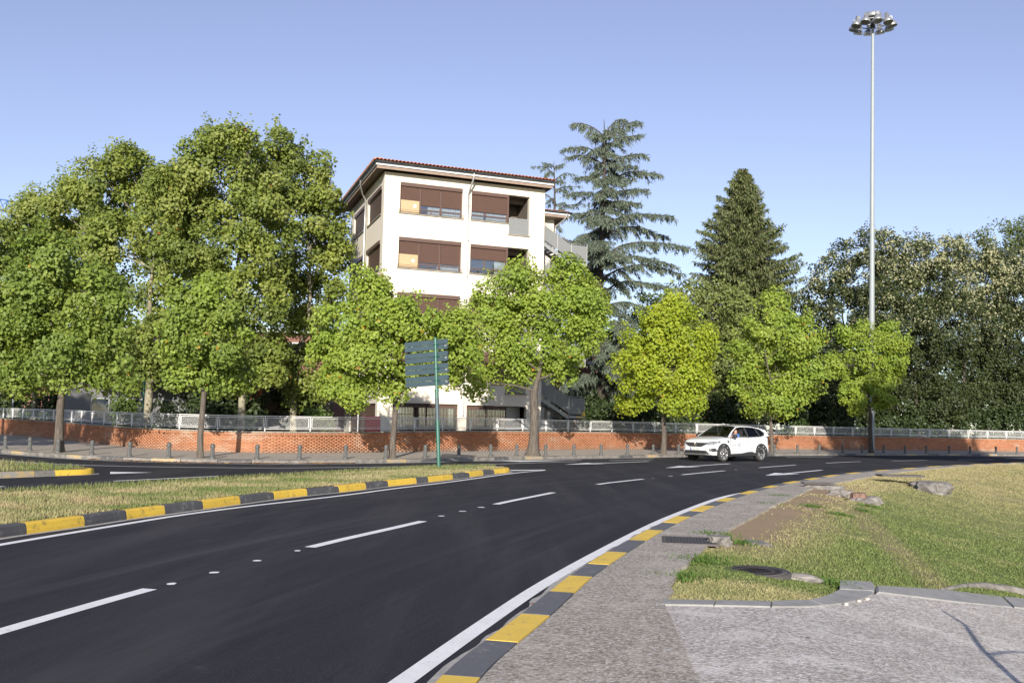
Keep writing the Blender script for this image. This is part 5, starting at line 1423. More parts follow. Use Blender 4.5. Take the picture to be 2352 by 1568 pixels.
# interior
MB().span((.45, -.72, .80), (1.0, .72, 1.03)).span((-1.9, -.74, .80), (.45, .74, .86)).build('dashboard', M['trim'], car)
def seat(x, y):
    MB().hexa([(x - .25, y - .24, .86), (x + .25, y - .24, .86), (x + .25, y + .24, .86), (x - .25, y + .24, .86), (x - .22, y - .22, .95), (x + .25, y - .22, .95), (x + .25, y + .22, .95), (x - .22, y + .22, .95)]).hexa(
        [(x - .30, y - .23, .93), (x - .18, y - .23, .93), (x - .18, y + .23, .93), (x - .30, y + .23, .93), (x - .44, y - .19, 1.32), (x - .35, y - .19, 1.32), (x - .35, y + .19, 1.32), (x - .44, y + .19, 1.32)]).box((x - .42, y, 1.40), (.08, .22, .14)).build('seat', M['trim'], car)
for x, y in ((0, .36), (0, -.36), (-.95, .36), (-.95, -.36)): seat(x, y)
sw = MB(); sw.tube([(.50 - .06 * math.sin(a), .36 + .17 * math.cos(a), 1.06 + .16 * math.sin(a)) for a in [2 * math.pi * k / 20 for k in range(21)]], .015, 6, cap=False); sw.build('steering_wheel', M['trim'], car)
# front: grille, lamps, bumper, plate
xs2 = np.linspace(2.13, 1.35, 260)
c2 = np.stack([np.interp(xs2[::-1], xs[::-1], cols_[::-1, i])[::-1] for i in range(4)], -1)
_fsc = []
for x, (w, zb, zs, zc) in zip(xs2, c2):
    h = zs - zb
    _fsc.append((float(x), zb, zc, [zb, zb + .02, zb + h * .10, zb + h * .22, zb + h * .36, zb + h * .48, zb + h * .62, zs - .14, zs - .06, zs - .012, zs + .012, zc - .008, zc],
                 [w * .85, w * .94, w * .985, w, w, w * .985, w * .965, w * .955, w * .945, w * .90, w * .80, w * .55, 0]))
def front_surf(y, z):
    """x of the nose at a given height, read off the body sections"""
    y = abs(y)
    for x, zb, zc, za, wa in _fsc:
        if zb <= z <= zc and y <= np.interp(z, za, wa): return x
    return 1.5
def fpatch(pts, off, name, mt_, parent=None):
    p = np.array(pts); y0, z0 = p.min(0); y1, z1 = p.max(0)
    ny = max(3, int((y1 - y0) / .022)); nz = max(3, int((z1 - z0) / .018))
    gy_, gz_ = np.linspace(y0, y1, ny + 1), np.linspace(z0, z1, nz + 1)
    cy_, cz_ = np.meshgrid((gy_[1:] + gy_[:-1]) / 2, (gz_[1:] + gz_[:-1]) / 2)
    ok = inpoly(pts, cy_.ravel(), cz_.ravel()).reshape(nz, ny)
    vs = [(front_surf(y, z) + off, y, z) for z in gz_ for y in gy_]
    fs = [(j * (ny + 1) + i, j * (ny + 1) + i + 1, (j + 1) * (ny + 1) + i + 1, (j + 1) * (ny + 1) + i) for j in range(nz) for i in range(ny) if ok[j, i]]
    return MB().add(vs, fs).build(name, M[mt_], parent or car)
def dens(pts, k=4):
    out = []
    for i in range(len(pts)):
        a, b = pts[i], pts[(i + 1) % len(pts)]
        for j in range(k): out.append((a[0] + (b[0] - a[0]) * j / k, a[1] + (b[1] - a[1]) * j / k))
    return out
g_ = fpatch(dens([(-.60, .80), (.60, .80), (.58, .745), (.42, .66), (.30, .625), (-.30, .625), (-.42, .66), (-.58, .745)]), .018, 'grille', 'trim')
em = MB()
for a, b in (((0, .83), (.06, .725)), ((.06, .725), (0, .62)), ((0, .62), (-.06, .725)), ((-.06, .725), (0, .83))):
    bar(em, (front_surf(a[0], a[1]) + .035, a[0], a[1]), (front_surf(b[0], b[1]) + .035, b[0], b[1]), .02, .03)
em.build('emblem', M['chrome'], car)
for s in (1, -1):
    h_ = fpatch(dens([(s * .53, .745), (s * .60, .80), (s * .84, .865), (s * .845, .82), (s * .80, .72), (s * .66, .695)]), .014, 'headlight', 'light_glass')
    fpatch(dens([(s * .52, .80), (s * .60, .815), (s * .85, .885), (s * .85, .866), (s * .60, .801), (s * .52, .786)]), .02, 'headlight_trim', 'trim', h_)
    fpatch(dens([(s * .66, .55), (s * .84, .57), (s * .86, .44), (s * .80, .42), (s * .70, .45)]), .012, 'fog_pocket', 'trim')
fpatch(dens([(-.55, .47), (.55, .47), (.72, .34), (-.72, .34)]), .012, 'bumper_grille', 'trim')
fpatch(dens([(-.78, .335), (.78, .335), (.72, .275), (-.72, .275)]), .016, 'skid_plate', 'galv')
px_ = front_surf(.2, .535) + .03
MB().span((px_ - .02, -.26, .48), (px_, .26, .59)).build('number_plate', M['plate'], car); pl_ = [c for c in car.children if c.name.startswith('number_plate')][0]
MB().span((px_ - .015, -.26, .481), (px_ + .003, -.215, .589)).build('country_band', M['plate_blue'], pl_)
def text(s, size, loc, rot, mat, parent, name):
    cu = bpy.data.curves.new(name, 'FONT'); cu.body = s; cu.size = size; cu.align_x = 'CENTER'; cu.align_y = 'CENTER'; cu.extrude = .0008
    t = bpy.data.objects.new(name, cu); col.objects.link(t)
    bpy.context.view_layer.update(); me = bpy.data.meshes.new_from_object(t.evaluated_get(bpy.context.evaluated_depsgraph_get())); bpy.data.objects.remove(t, do_unlink=True)
    me.materials.clear(); me.materials.append(mat); o = bpy.data.objects.new(name, me); col.objects.link(o); o.parent = parent; o.location = loc; o.rotation_euler = rot; return o
text('1101 MCT', .105, (px_ + .004, .02, .535), (R(90), 0, R(90)), M['print'], pl_, 'plate_lettering')
# side: mirror, handles, door seams, lettering
for s in (1, -1):
    mm = MB(); mm.lathe([(.0, -.10), (.07, -.085), (.085, 0), (.07, .085), (.0, .10)], 12, (.72, s * 1.0, 1.10), Matrix.Rotation(R(90), 3, 'X')); mm.tube([(.76, s * .86, 1.03), (.73, s * .97, 1.08)], .025, 6); mm.build('wing_mirror', M['trim'], car)
    for x in (-.18, -1.02): MB().box((x, s * .875, .90), (.19, .025, .03)).build('door_handle', M['paint_white'], car)
    sm_ = MB()
    for x in (.86, -.42, -1.18): bar(sm_, (x, s * .862, .36 if x > -1 else .72), (x - .02, s * .862, 1.03), .008)
    sm_.build('door_seam', M['trim'], car)
    MB().add([(.92, s * .872, .87), (1.06, s * .872, .92), (1.06, s * .872, .86), (.98, s * .872, .80)], [(0, 1, 2, 3)]).build('side_badge', M['trim'], car)
    MB().lathe([(.0, -.02), (.08, 0), (.0, .03)], 10, (-1.97, s * .74, .95)).build('tail_light', M['trim'], car)
MB().box((-2.10, 0, .33), (.16, 1.3, .10)).box((-2.2, 0, .36), (.14, .07, .06)).build('bumper', M['trim'], car)
for s in (1, -1):
    cd = MB(); P_ = [(.90, .24), (.90, .335), (.55, .345), (.1, .36), (-.35, .42), (-.62, .43), (-.80, .385), (-.90, .34), (-.90, .24)]; n = len(P_)
    cd.add([(x, s * .912, z) for x, z in P_] + [(x, s * .84, z) for x, z in P_], [tuple(range(n)), tuple(range(2 * n - 1, n - 1, -1))] + [(i, (i + 1) % n, n + (i + 1) % n, n + i) for i in range(n)]).build('sill_cladding', M['trim'], car)
lt = MB()
for k, (x0, x1) in enumerate(((.74, .44), (.74, .48), (.38, .10), (.38, .14), (.38, .18), (.38, .20))):
    z = .74 - (k % 2) * .05 if k < 2 else .78 - (k - 2) * .045
    lt.box(((x0 + x1) / 2, .886, z), (x0 - x1, .004, .018))
lt.build('door_lettering', M['grey_print'], car)
# the driver
Mc = car.matrix_basis
def skin_body():
    J = {'hip': (-.05, .36, .90), 'bel': (-.10, .36, .97), 'chest': (-.15, .36, 1.09), 'neck': (-.14, .37, 1.20), 'head': (-.10, .38, 1.31), 'crown': (-.10, .38, 1.40),
         'sl': (-.13, .53, 1.13), 'el': (.06, .60, 1.02), 'hl': (.42, .50, 1.12), 'sr': (-.13, .19, 1.13), 'er': (.08, .13, 1.02), 'hr': (.42, .22, 1.13), 'kl': (.40, .46, .98), 'kr': (.40, .26, .98)}
    Rr = {'hip': .15, 'bel': .15, 'chest': .155, 'neck': .055, 'head': .095, 'crown': .07, 'sl': .075, 'el': .048, 'hl': .038, 'sr': .075, 'er': .048, 'hr': .038, 'kl': .08, 'kr': .08}
    E_ = [('hip', 'bel'), ('bel', 'chest'), ('chest', 'neck'), ('neck', 'head'), ('head', 'crown'), ('chest', 'sl'), ('sl', 'el'), ('el', 'hl'), ('chest', 'sr'), ('sr', 'er'), ('er', 'hr'), ('hip', 'kl'), ('hip', 'kr')]
    ks = list(J); me = bpy.data.meshes.new('person'); me.from_pydata([J[k] for k in ks], [(ks.index(a), ks.index(b)) for a, b in E_], [])
    o = bpy.data.objects.new('person', me); col.objects.link(o)
    sk = o.modifiers.new('s', 'SKIN'); sub = o.modifiers.new('d', 'SUBSURF'); sub.levels = 2; sub.render_levels = 2
    for i, k in enumerate(ks): me.skin_vertices[0].data[i].radius = (Rr[k], Rr[k])
    me.skin_vertices[0].data[0].use_root = True
    bpy.context.view_layer.update(); nm = bpy.data.meshes.new_from_object(o.evaluated_get(bpy.context.evaluated_depsgraph_get()))
    o.modifiers.clear(); o.data = nm
    nm.materials.clear(); [nm.materials.append(M[k]) for k in ('shirt', 'skin', 'hair')]
    for p in nm.polygons:
        c = p.center; p.use_smooth = True
        p.material_index = 1 if (c.z > 1.18 and abs(c.y - .36) < .14) or c.x > .12 else 0
        if c.z > 1.385 or (c.z > 1.28 and c.x < -.14): p.material_index = 2
    return o
drv = skin_body(); drv.matrix_world = Matrix.LocRotScale(car.location, car.rotation_euler, car.scale)
tag(drv, 'driver in a blue shirt seated at the wheel of the white car', 'person')
hd = MB().lathe([(.0, -.012), (.016, 0), (.0, .02)], 8, (.0, .38, 1.31)).build('nose', M['skin'], drv)
# ------------------------------------------------------------------ trees
def unit(v): return v / (np.linalg.norm(v, axis=-1, keepdims=True) + 1e-9)
def leaf_cloud(name, P, Nn, size, C, mat, parent, fold=.18, ratio=.85):
    n = len(P); t = unit(np.cross(Nn, unit(RNG.normal(size=(n, 3))))); b = np.cross(Nn, t); s = size[:, None]
    a = P - t * s * .5; c = P + t * s * .55 - Nn * s * .10
    l = P + b * s * .5 * ratio + Nn * s * fold - t * s * .08; r = P - b * s * .5 * ratio + Nn * s * fold - t * s * .08
    V = np.stack([a, l, c, r], 1).reshape(-1, 3)
    i = 4 * np.arange(n)[:, None]
    F = np.concatenate([i + np.array([[0, 2, 1]]), i + np.array([[0, 3, 2]])], 0)
    return np_obj(name, V, F, mat, parent, np.repeat(C, 4, 0))
def lob(px, py, rx, ry, Y, dy=0.0, base=(0, 0, 0), dep=None):
    Yc = Y + dy; c = atd(px, py, Yc) - np.asarray(base); k = Yc / FOC
    rx *= .92; ry *= .92; return (c, np.array([rx * k, dep if dep else (rx + ry) * .5 * k, ry * k]))
def scatter(lobes, n_leaves, clump, r, fill=.45, up=.2):
    """leaf positions, normals and a clump index for ellipsoid lobes"""
    area = np.array([(R_[0] * R_[2] + R_[0] * R_[1] + R_[1] * R_[2]) for _, R_ in lobes]); area = area / area.sum()
    Ps, Ns, Ks, Cs = [], [], [], []; kid = 0
    for (c, R_), a in zip(lobes, area):
        nl = int(n_leaves * a); nc = max(5, int(4.2 * (R_[0] * R_[2] + R_[0] * R_[1] + R_[1] * R_[2]) / 3 / (clump * clump)))
        d = unit(r.normal(size=(nc, 3))); rad = fill + (1.04 - fill) * r.random(nc) ** .55
        cc = c + d * R_ * rad[:, None]
        cr = clump * (.55 + .75 * r.random(nc))
        ne = max(2, int(nc * .4)); de = unit(r.normal(size=(ne, 3)) * np.array([1, 1, .8]) + np.array([0, 0, .55])); rse = 1.0 + .22 * r.random(ne)
        d = np.vstack([d, de]); cc = np.vstack([cc, c + de * R_ * rse[:, None]]); cr = np.concatenate([cr, clump * (.24 + .22 * r.random(ne))]); nc += ne
        w = cr ** 2; idx = r.choice(nc, nl, p=w / w.sum())
        ld = unit(r.normal(size=(nl, 3)) + np.array([0, 0, .25])); lr = cr[idx] * (.30 + .75 * r.random(nl) ** .6)
        P = cc[idx] + ld * lr[:, None] * np.array([1, 1, .85])
        P += (d[idx] * .5 + np.array([0, 0, .6])) * (np.where(idx >= nc - ne, 1.0, 0.0) * cr[idx] * r.uniform(-.6, 2.4, nl))[:, None]
        nn = unit(ld * .7 + d[idx] * .5 + np.array([0, 0, up]) + np.array([-.02, -.55, .1]) + r.normal(size=(nl, 3)) * .52)
        Ps.append(P); Ns.append(nn); Ks.append(idx + kid); Cs.append(cc); kid += nc
    return np.vstack(Ps), np.vstack(Ns), np.concatenate(Ks), np.vstack(Cs)
def palette(cols, n, K, r, odd=None, oddp=0.0):
    cols = np.array(cols); k = r.integers(0, len(cols), K.max() + 1)
    base = cols[k][K] * .55 + cols[r.integers(0, len(cols), n)] * .45
    base = base * (.78 + .44 * r.random((n, 1)))
    if odd is not None:
        m = r.random(n) < oddp; base[m] = np.array(odd)[r.integers(0, len(odd), m.sum())]
    return base
def limb(mb, a, b, r0, r1, r, sag=.0, n=6):
    a, b = np.asarray(a, float), np.asarray(b, float); L = np.linalg.norm(b - a); pts = []; rr = []
    w1, w2 = r.normal(0, .05, 3) * L, r.normal(0, .04, 3) * L
    for i in range(n):
        t = i / (n - 1); p = a + (b - a) * t + (w1 * math.sin(math.pi * t) + w2 * math.sin(2 * math.pi * t)) + np.array([0, 0, sag * L * math.sin(math.pi * t)])
        pts.append(p); rr.append(r0 + (r1 - r0) * t)
    mb.tube(pts, rr, 7, cap=False); return pts
def broadleaf(name, label, base, lobes, rt, fork, n_leaves, lsize, clump, pal, seed, bark='bark', mat='leaf', odd=None, oddp=0, group=None, flare=1.5, fill=.45, colfn=None, lean=(0, 0), cat='tree', twigs=1.0, fold=.18):
    r = np.random.default_rng(seed); base = np.asarray(base, float)
    root = empty(name, base); tag(root, label, cat, group)
    L = [(c - base, R_) for c, R_ in lobes]
    tops = np.array([c for c, _ in L]); ztop = (tops[:, 2]).max()
    axis = np.array([lean[0], lean[1], 0]); f = np.array([lean[0] * fork, lean[1] * fork, fork])
    tr = MB(); hs = [0, .12, .35, .8, 1.6, fork * .7, fork]; hs = sorted(set(h for h in hs if h <= fork))
    tr.tube([np.array([lean[0] * h + .03 * math.sin(h * 2 + seed), lean[1] * h, h - (.05 if h == 0 else 0)]) for h in hs],
            [rt * (flare if h == 0 else 1 + (flare - 1) * math.exp(-h / .28) * .8) * (1 - .22 * h / max(fork, .1)) for h in hs], 14, cap=False)
    cen = tops.mean(0); top = np.array([f[0] * .4 + cen[0] * .6, f[1] * .4 + cen[1] * .6, ztop + .0])
    top = f + (top - f) * .82; sp = limb(tr, f, top, rt * .62, rt * .08, r, 0, 9)
    for c, R_ in L:
        hfrac = np.clip((c[2] - R_[2] * .5 - fork) / max(ztop - fork, .1), 0.0, .85); k = hfrac * 8; i = int(k)
        a = np.array(sp[i]) * (1 - (k - i)) + np.array(sp[min(i + 1, 8)]) * (k - i)
        q = limb(tr, a, c, rt * .26 * (1 - .5 * hfrac), rt * .06, r, .06)
        for _ in range(int(3 * twigs)):
            e = c + unit(r.normal(size=3)) * R_ * .85; limb(tr, q[r.integers(2, 5)], e, rt * .07, .010, r, .04, 5)
    tr.build('trunk', M[bark], root)
    P, Nn, K, C = scatter(L, n_leaves, clump, r, fill)
    col_ = palette(pal, len(P), K, r, odd, oddp)
    if colfn: col_ = colfn(P, col_, r, K)
    leaf_cloud('crown', P, Nn, lsize * (.65 + .6 * r.random(len(P))), col_, M[mat], root, fold)
    return root
def lobs(lst, Y, base, spread=1.2, seed=0):
    r = np.random.default_rng(seed); return [lob(*l[:4], Y, r.uniform(-spread, spread), (0, 0, 0)) for l in lst]
YG = [(.255, .340, .050), (.295, .375, .056), (.210, .305, .046), (.275, .350, .062)]
MG = [(.190, .262, .050), (.230, .295, .056), (.155, .226, .046)]
VY = [(.30, .37, .028), (.33, .39, .034), (.25, .33, .03)]
PG = [(.200, .258, .048), (.265, .315, .060), (.140, .192, .040), (.290, .325, .086), (.110, .155, .034)]
ODD = [(.42, .24, .03), (.30, .11, .02), (.45, .33, .05)]
def tbase(px, o=.62):
    t = FK.at_px(px, o); q = FK.off(t, o); return np.array([q[0], q[1], .14])
def street(px, lst, **kw):
    b = tbase(px); Y = b[1]; return broadleaf(kw.pop('name', 'street_tree'), kw.pop('label'), b, lobs(lst, Y, b, kw.pop('spread', 1.1), kw['seed']), group='street trees along the far pavement', **kw)
street(134, [(130, 640, 100, 85), (55, 700, 95, 85), (205, 710, 95, 85), (130, 790, 130, 70), (15, 800, 90, 75), (245, 815, 85, 60), (100, 585, 65, 50), (265, 870, 50, 35), (45, 870, 65, 38), (-40, 760, 70, 80), (180, 870, 60, 30)],
       label='street tree with dark trunk at the far left of the pavement', rt=.155, fork=2.6, n_leaves=27000, lsize=.145, clump=.62, pal=MG, seed=21, odd=ODD, oddp=.003, bark='bark', flare=1.6)
street(460, [(452, 700, 75, 58), (415, 770, 55, 55), (505, 775, 65, 65), (455, 845, 85, 52), (405, 880, 30, 28), (515, 880, 50, 34), (548, 850, 34, 45), (470, 660, 40, 30)],
       label='slim street tree with sparse crown second from the left', rt=.11, fork=2.3, n_leaves=13500, lsize=.13, clump=.50, pal=YG[:1] + MG, seed=22, odd=ODD, oddp=.005, flare=1.25, fill=.35)
street(903, [(860, 690, 55, 50), (800, 765, 75, 65), (895, 755, 85, 60), (975, 768, 85, 50), (1045, 785, 42, 54), (755, 825, 52, 55), (830, 845, 80, 58), (765, 885, 42, 34), (925, 850, 55, 50), (1010, 830, 55, 45), (850, 645, 32, 26), (925, 712, 36, 28), (820, 905, 32, 28), (915, 905, 24, 22), (1055, 760, 46, 46), (1075, 825, 34, 42), (1005, 772, 62, 44), (1030, 850, 40, 30)],
       label='street tree with wide drooping crown behind the sign boards', rt=.125, fork=2.35, n_leaves=36000, lsize=.13, clump=.52, pal=YG, seed=23, odd=ODD, oddp=.007, flare=1.25)
street(1225, [(1290, 630, 50, 45), (1185, 665, 62, 56), (1115, 715, 52, 66), (1230, 725, 90, 66), (1320, 705, 72, 66), (1140, 800, 65, 58), (1240, 805, 90, 58), (1330, 790, 55, 58), (1088, 880, 28, 44), (1180, 855, 50, 40), (1300, 845, 55, 28), (1375, 745, 26, 40), (1345, 650, 25, 25)],
       label='largest street tree with flared grey trunk in front of the fire stair', rt=.21, fork=2.9, n_leaves=29000, lsize=.14, clump=.60, pal=YG, seed=24, odd=ODD, oddp=.002, flare=2.1)
street(1524, [(1546, 692, 24, 24), (1545, 735, 58, 42), (1500, 790, 70, 56), (1590, 795, 48, 66), (1455, 855, 56, 58), (1548, 865, 88, 58), (1612, 865, 36, 48), (1465, 915, 44, 30), (1560, 922, 60, 26), (1525, 760, 60, 50)],
       label='bright yellow green conical street tree left of the white car', rt=.14, fork=2.1, n_leaves=23000, lsize=.145, clump=.55, pal=VY, seed=25, odd=ODD, oddp=.003, flare=1.35)
street(1772, [(1782, 708, 40, 34), (1770, 755, 70, 46), (1830, 785, 52, 58), (1730, 805, 52, 58), (1790, 845, 88, 58), (1718, 885, 42, 48), (1842, 875, 48, 42), (1790, 925, 58, 32), (1740, 930, 40, 26), (1862, 850, 28, 30)],
       label='yellow green street tree with round crown behind the car', rt=.11, fork=2.0, n_leaves=21000, lsize=.155, clump=.58, pal=YG, seed=26, odd=ODD, oddp=.009, flare=1.3)
street(2000, [(1958, 765, 42, 26), (2048, 775, 44, 30), (1908, 838, 30, 30), (1990, 820, 42, 38), (2052, 838, 30, 52), (1992, 878, 52, 42), (1958, 915, 26, 30), (2020, 915, 36, 22)],
       label='forked street tree in front of the floodlight mast', rt=.15, fork=2.6, n_leaves=16000, lsize=.15, clump=.52, pal=VY[2:] + YG, seed=27, odd=ODD, oddp=.003, bark='bark_dark', flare=1.35, spread=.8)

# tall plane trees behind the wall on the left
def plane(px, Y, lst, label, seed, rt, nl, fork=5.0, pal=PG, spread=1.6):
    b = atd(px, 1000, Y); b[2] = .2
    return broadleaf('plane_tree', label, b, lobs(lst, Y, b, spread, seed), rt, fork, int(nl * 1.75), .185, .70, pal, seed, 'plane_bark', 'leaf', [(.40, .10, .03), (.36, .2, .04)], .0015, 'plane trees behind the wall', 1.3, .42)
plane(552, 53, [(528, 345, 58, 58), (470, 395, 62, 62), (580, 410, 62, 70), (430, 470, 70, 70), (530, 480, 95, 75), (610, 520, 70, 80), (440, 560, 80, 70), (560, 590, 90, 75), (480, 660, 90, 70), (590, 690, 80, 70), (520, 770, 100, 65), (600, 800, 70, 60), (560, 850, 90, 40), (505, 322, 26, 34), (530, 305, 24, 30), (432, 385, 34, 60), (400, 440, 44, 60), (470, 345, 26, 40), (560, 345, 26, 44), (410, 520, 50, 60), (590, 370, 28, 40)],
      'tallest plane tree with mottled trunk behind the railing', 31, .21, 27000)
plane(672, 57, [(640, 370, 48, 56), (700, 430, 52, 62), (745, 500, 48, 72), (670, 500, 72, 70), (760, 590, 42, 66), (690, 600, 80, 70), (650, 690, 80, 66), (750, 690, 50, 60), (700, 770, 80, 60), (640, 840, 70, 45), (745, 830, 50, 50), (760, 880, 60, 40), (700, 890, 60, 36), (725, 385, 22, 44), (780, 520, 22, 50), (640, 335, 24, 44), (680, 370, 24, 44), (755, 430, 24, 50), (620, 440, 40, 60)],
      'plane tree with open crown touching the left side of the block', 32, .20, 22000)
plane(338, 56, [(285, 390, 52, 48), (340, 450, 72, 66), (255, 480, 56, 70), (370, 530, 70, 66), (280, 570, 78, 70), (390, 620, 66, 66), (310, 670, 80, 60), (400, 720, 60, 56), (350, 780, 90, 60), (300, 850, 80, 45), (410, 820, 60, 50), (272, 352, 18, 18), (400, 470, 50, 70), (225, 420, 30, 54), (290, 365, 26, 36), (325, 395, 30, 46), (255, 395, 24, 44), (370, 430, 36, 60), (230, 560, 50, 70), (420, 560, 50, 60)],
      'plane tree with twin trunk between the two left street trees', 33, .25, 21000)
plane(205, 62, [(180, 440, 42, 42), (150, 490, 52, 52), (215, 500, 50, 56), (130, 560, 56, 52), (200, 590, 70, 62), (140, 660, 80, 60), (220, 680, 60, 60), (170, 760, 90, 60), (210, 840, 80, 50), (130, 860, 70, 40), (178, 412, 18, 30), (150, 445, 22, 40), (210, 450, 24, 44), (125, 490, 30, 46)],
      'plane tree with pointed crown left of the twin trunk', 34, .2, 16000)
plane(75, 66, [(85, 480, 42, 36), (45, 520, 50, 46), (100, 550, 48, 48), (30, 590, 60, 52), (90, 640, 70, 60), (20, 690, 70, 60), (70, 760, 80, 60), (20, 840, 80, 55), (95, 850, 70, 50), (80, 462, 22, 28), (110, 490, 26, 36), (50, 490, 26, 34)],
      'plane tree with rounded crown near the crane jib', 35, .2, 14000)
plane(-45, 58, [(-20, 540, 42, 46), (-60, 600, 60, 60), (5, 620, 36, 52), (-40, 700, 70, 70), (-50, 800, 80, 70), (-30, 880, 70, 40)], 'plane tree half cut off by the left edge of the picture', 36, .2, 8000, 4.5)

# trees behind on the right
def far_tree(name, px, Y, lst, label, seed, rt, nl, ls, clump, pal, fork=3.0, spread=2.0, **kw):
    b = atd(px, 1000, Y); b[2] = .2
    return broadleaf(name, label, b, lobs(lst, Y, b, spread, seed), rt, fork, nl, ls, clump, pal, seed, 'bark_dark', kw.pop('mat', 'leaf_dark'), **kw)
OL = [(.155, .19, .05), (.185, .215, .06), (.125, .16, .046)]
far_tree('broadleaf_tree', 1640, 74, [(1575, 680, 42, 34), (1640, 672, 55, 36), (1700, 705, 46, 44), (1550, 730, 46, 46), (1630, 740, 70, 56), (1705, 775, 46, 62), (1600, 810, 70, 60), (1680, 850, 66, 60), (1580, 890, 80, 50), (1690, 930, 80, 40)],
         'olive green tree with twiggy crown below the spruce', 41, .25, 16000, .20, .70, OL, group='trees behind the wall on the right')
far_tree('broadleaf_tree', 1475, 80, [(1490, 700, 40, 36), (1450, 760, 46, 50), (1500, 770, 46, 50), (1450, 850, 70, 60), (1510, 860, 60, 60), (1440, 930, 80, 46), (1540, 940, 70, 34)],
         'dark green tree between the cedar and the conical street tree', 42, .22, 10000, .21, .75, [(.085, .12, .034), (.105, .14, .04)], group='trees behind the wall on the right')
LD = [(.042, .058, .016), (.054, .072, .020), (.034, .047, .014)]
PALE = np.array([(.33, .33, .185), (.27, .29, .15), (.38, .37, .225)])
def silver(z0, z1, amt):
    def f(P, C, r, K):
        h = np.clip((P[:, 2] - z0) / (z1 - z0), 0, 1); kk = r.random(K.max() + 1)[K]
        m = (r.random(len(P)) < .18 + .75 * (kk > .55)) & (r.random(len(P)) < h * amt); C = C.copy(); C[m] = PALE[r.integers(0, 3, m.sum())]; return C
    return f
LS = 1.12
lind = [(1955, 78, [(1955, 585, 46, 36), (2015, 562, 44, 36), (1905, 640, 46, 46), (1975, 650, 75, 60), (1880, 700, 40, 48), (1930, 730, 80, 66), (2020, 690, 60, 70), (1880, 800, 60, 70), (1960, 820, 90, 70), (1890, 890, 70, 56), (1980, 910, 90, 50), (2035, 600, 34, 40)], 'silver lime tree left of the floodlight mast', .65),
        (2110, 80, [(2085, 590, 50, 46), (2140, 585, 50, 40), (2060, 640, 50, 50), (2060, 740, 60, 60), (2060, 860, 60, 60), (2080, 670, 56, 60), (2150, 660, 60, 60), (2090, 760, 70, 70), (2160, 750, 60, 70), (2110, 850, 80, 70), (2080, 930, 80, 44), (2160, 930, 70, 44)], 'silver lime tree with dense dark crown right of the mast', .75),
        (2215, 84, [(2190, 590, 44, 40), (2240, 580, 50, 40), (2185, 660, 56, 60), (2250, 660, 66, 64), (2200, 750, 80, 70), (2270, 770, 66, 70), (2210, 860, 90, 70), (2190, 930, 80, 44), (2280, 920, 70, 50)], 'silver lime tree with the palest sunlit top', .95),
        (2335, 86, [(2300, 620, 44, 44), (2350, 620, 50, 50), (2320, 700, 66, 66), (2380, 700, 60, 80), (2330, 800, 80, 76), (2320, 900, 90, 66), (2400, 870, 70, 90)], 'silver lime tree at the right edge of the picture', .7)]
for i, (px, Y, l, lab, amt) in enumerate(lind):
    l = [(a, b, c * LS, d * LS) for a, b, c, d in l]
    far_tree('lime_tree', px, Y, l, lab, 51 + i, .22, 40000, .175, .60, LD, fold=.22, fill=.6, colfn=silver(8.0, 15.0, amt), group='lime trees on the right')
far_tree('weeping_tree', 2300, 98, [(2262, 545, 30, 26), (2320, 525, 34, 34), (2345, 570, 40, 44), (2290, 590, 46, 40), (2370, 540, 34, 50), (2310, 680, 70, 70)], 'thin feathery tree top behind the lime trees at right', 57, .25, 6500, .22, .85, [(.13, .165, .06), (.10, .135, .05)], fork=6.0, fill=.3, mat='leaf')
far_tree('weeping_tree', 2112, 96, [(2113, 565, 18, 24), (2113, 620, 34, 40), (2110, 700, 46, 60)], 'small tree tip between two lime trees', 58, .2, 2500, .22, .85, [(.11, .145, .05)], fork=6.0, mat='leaf')

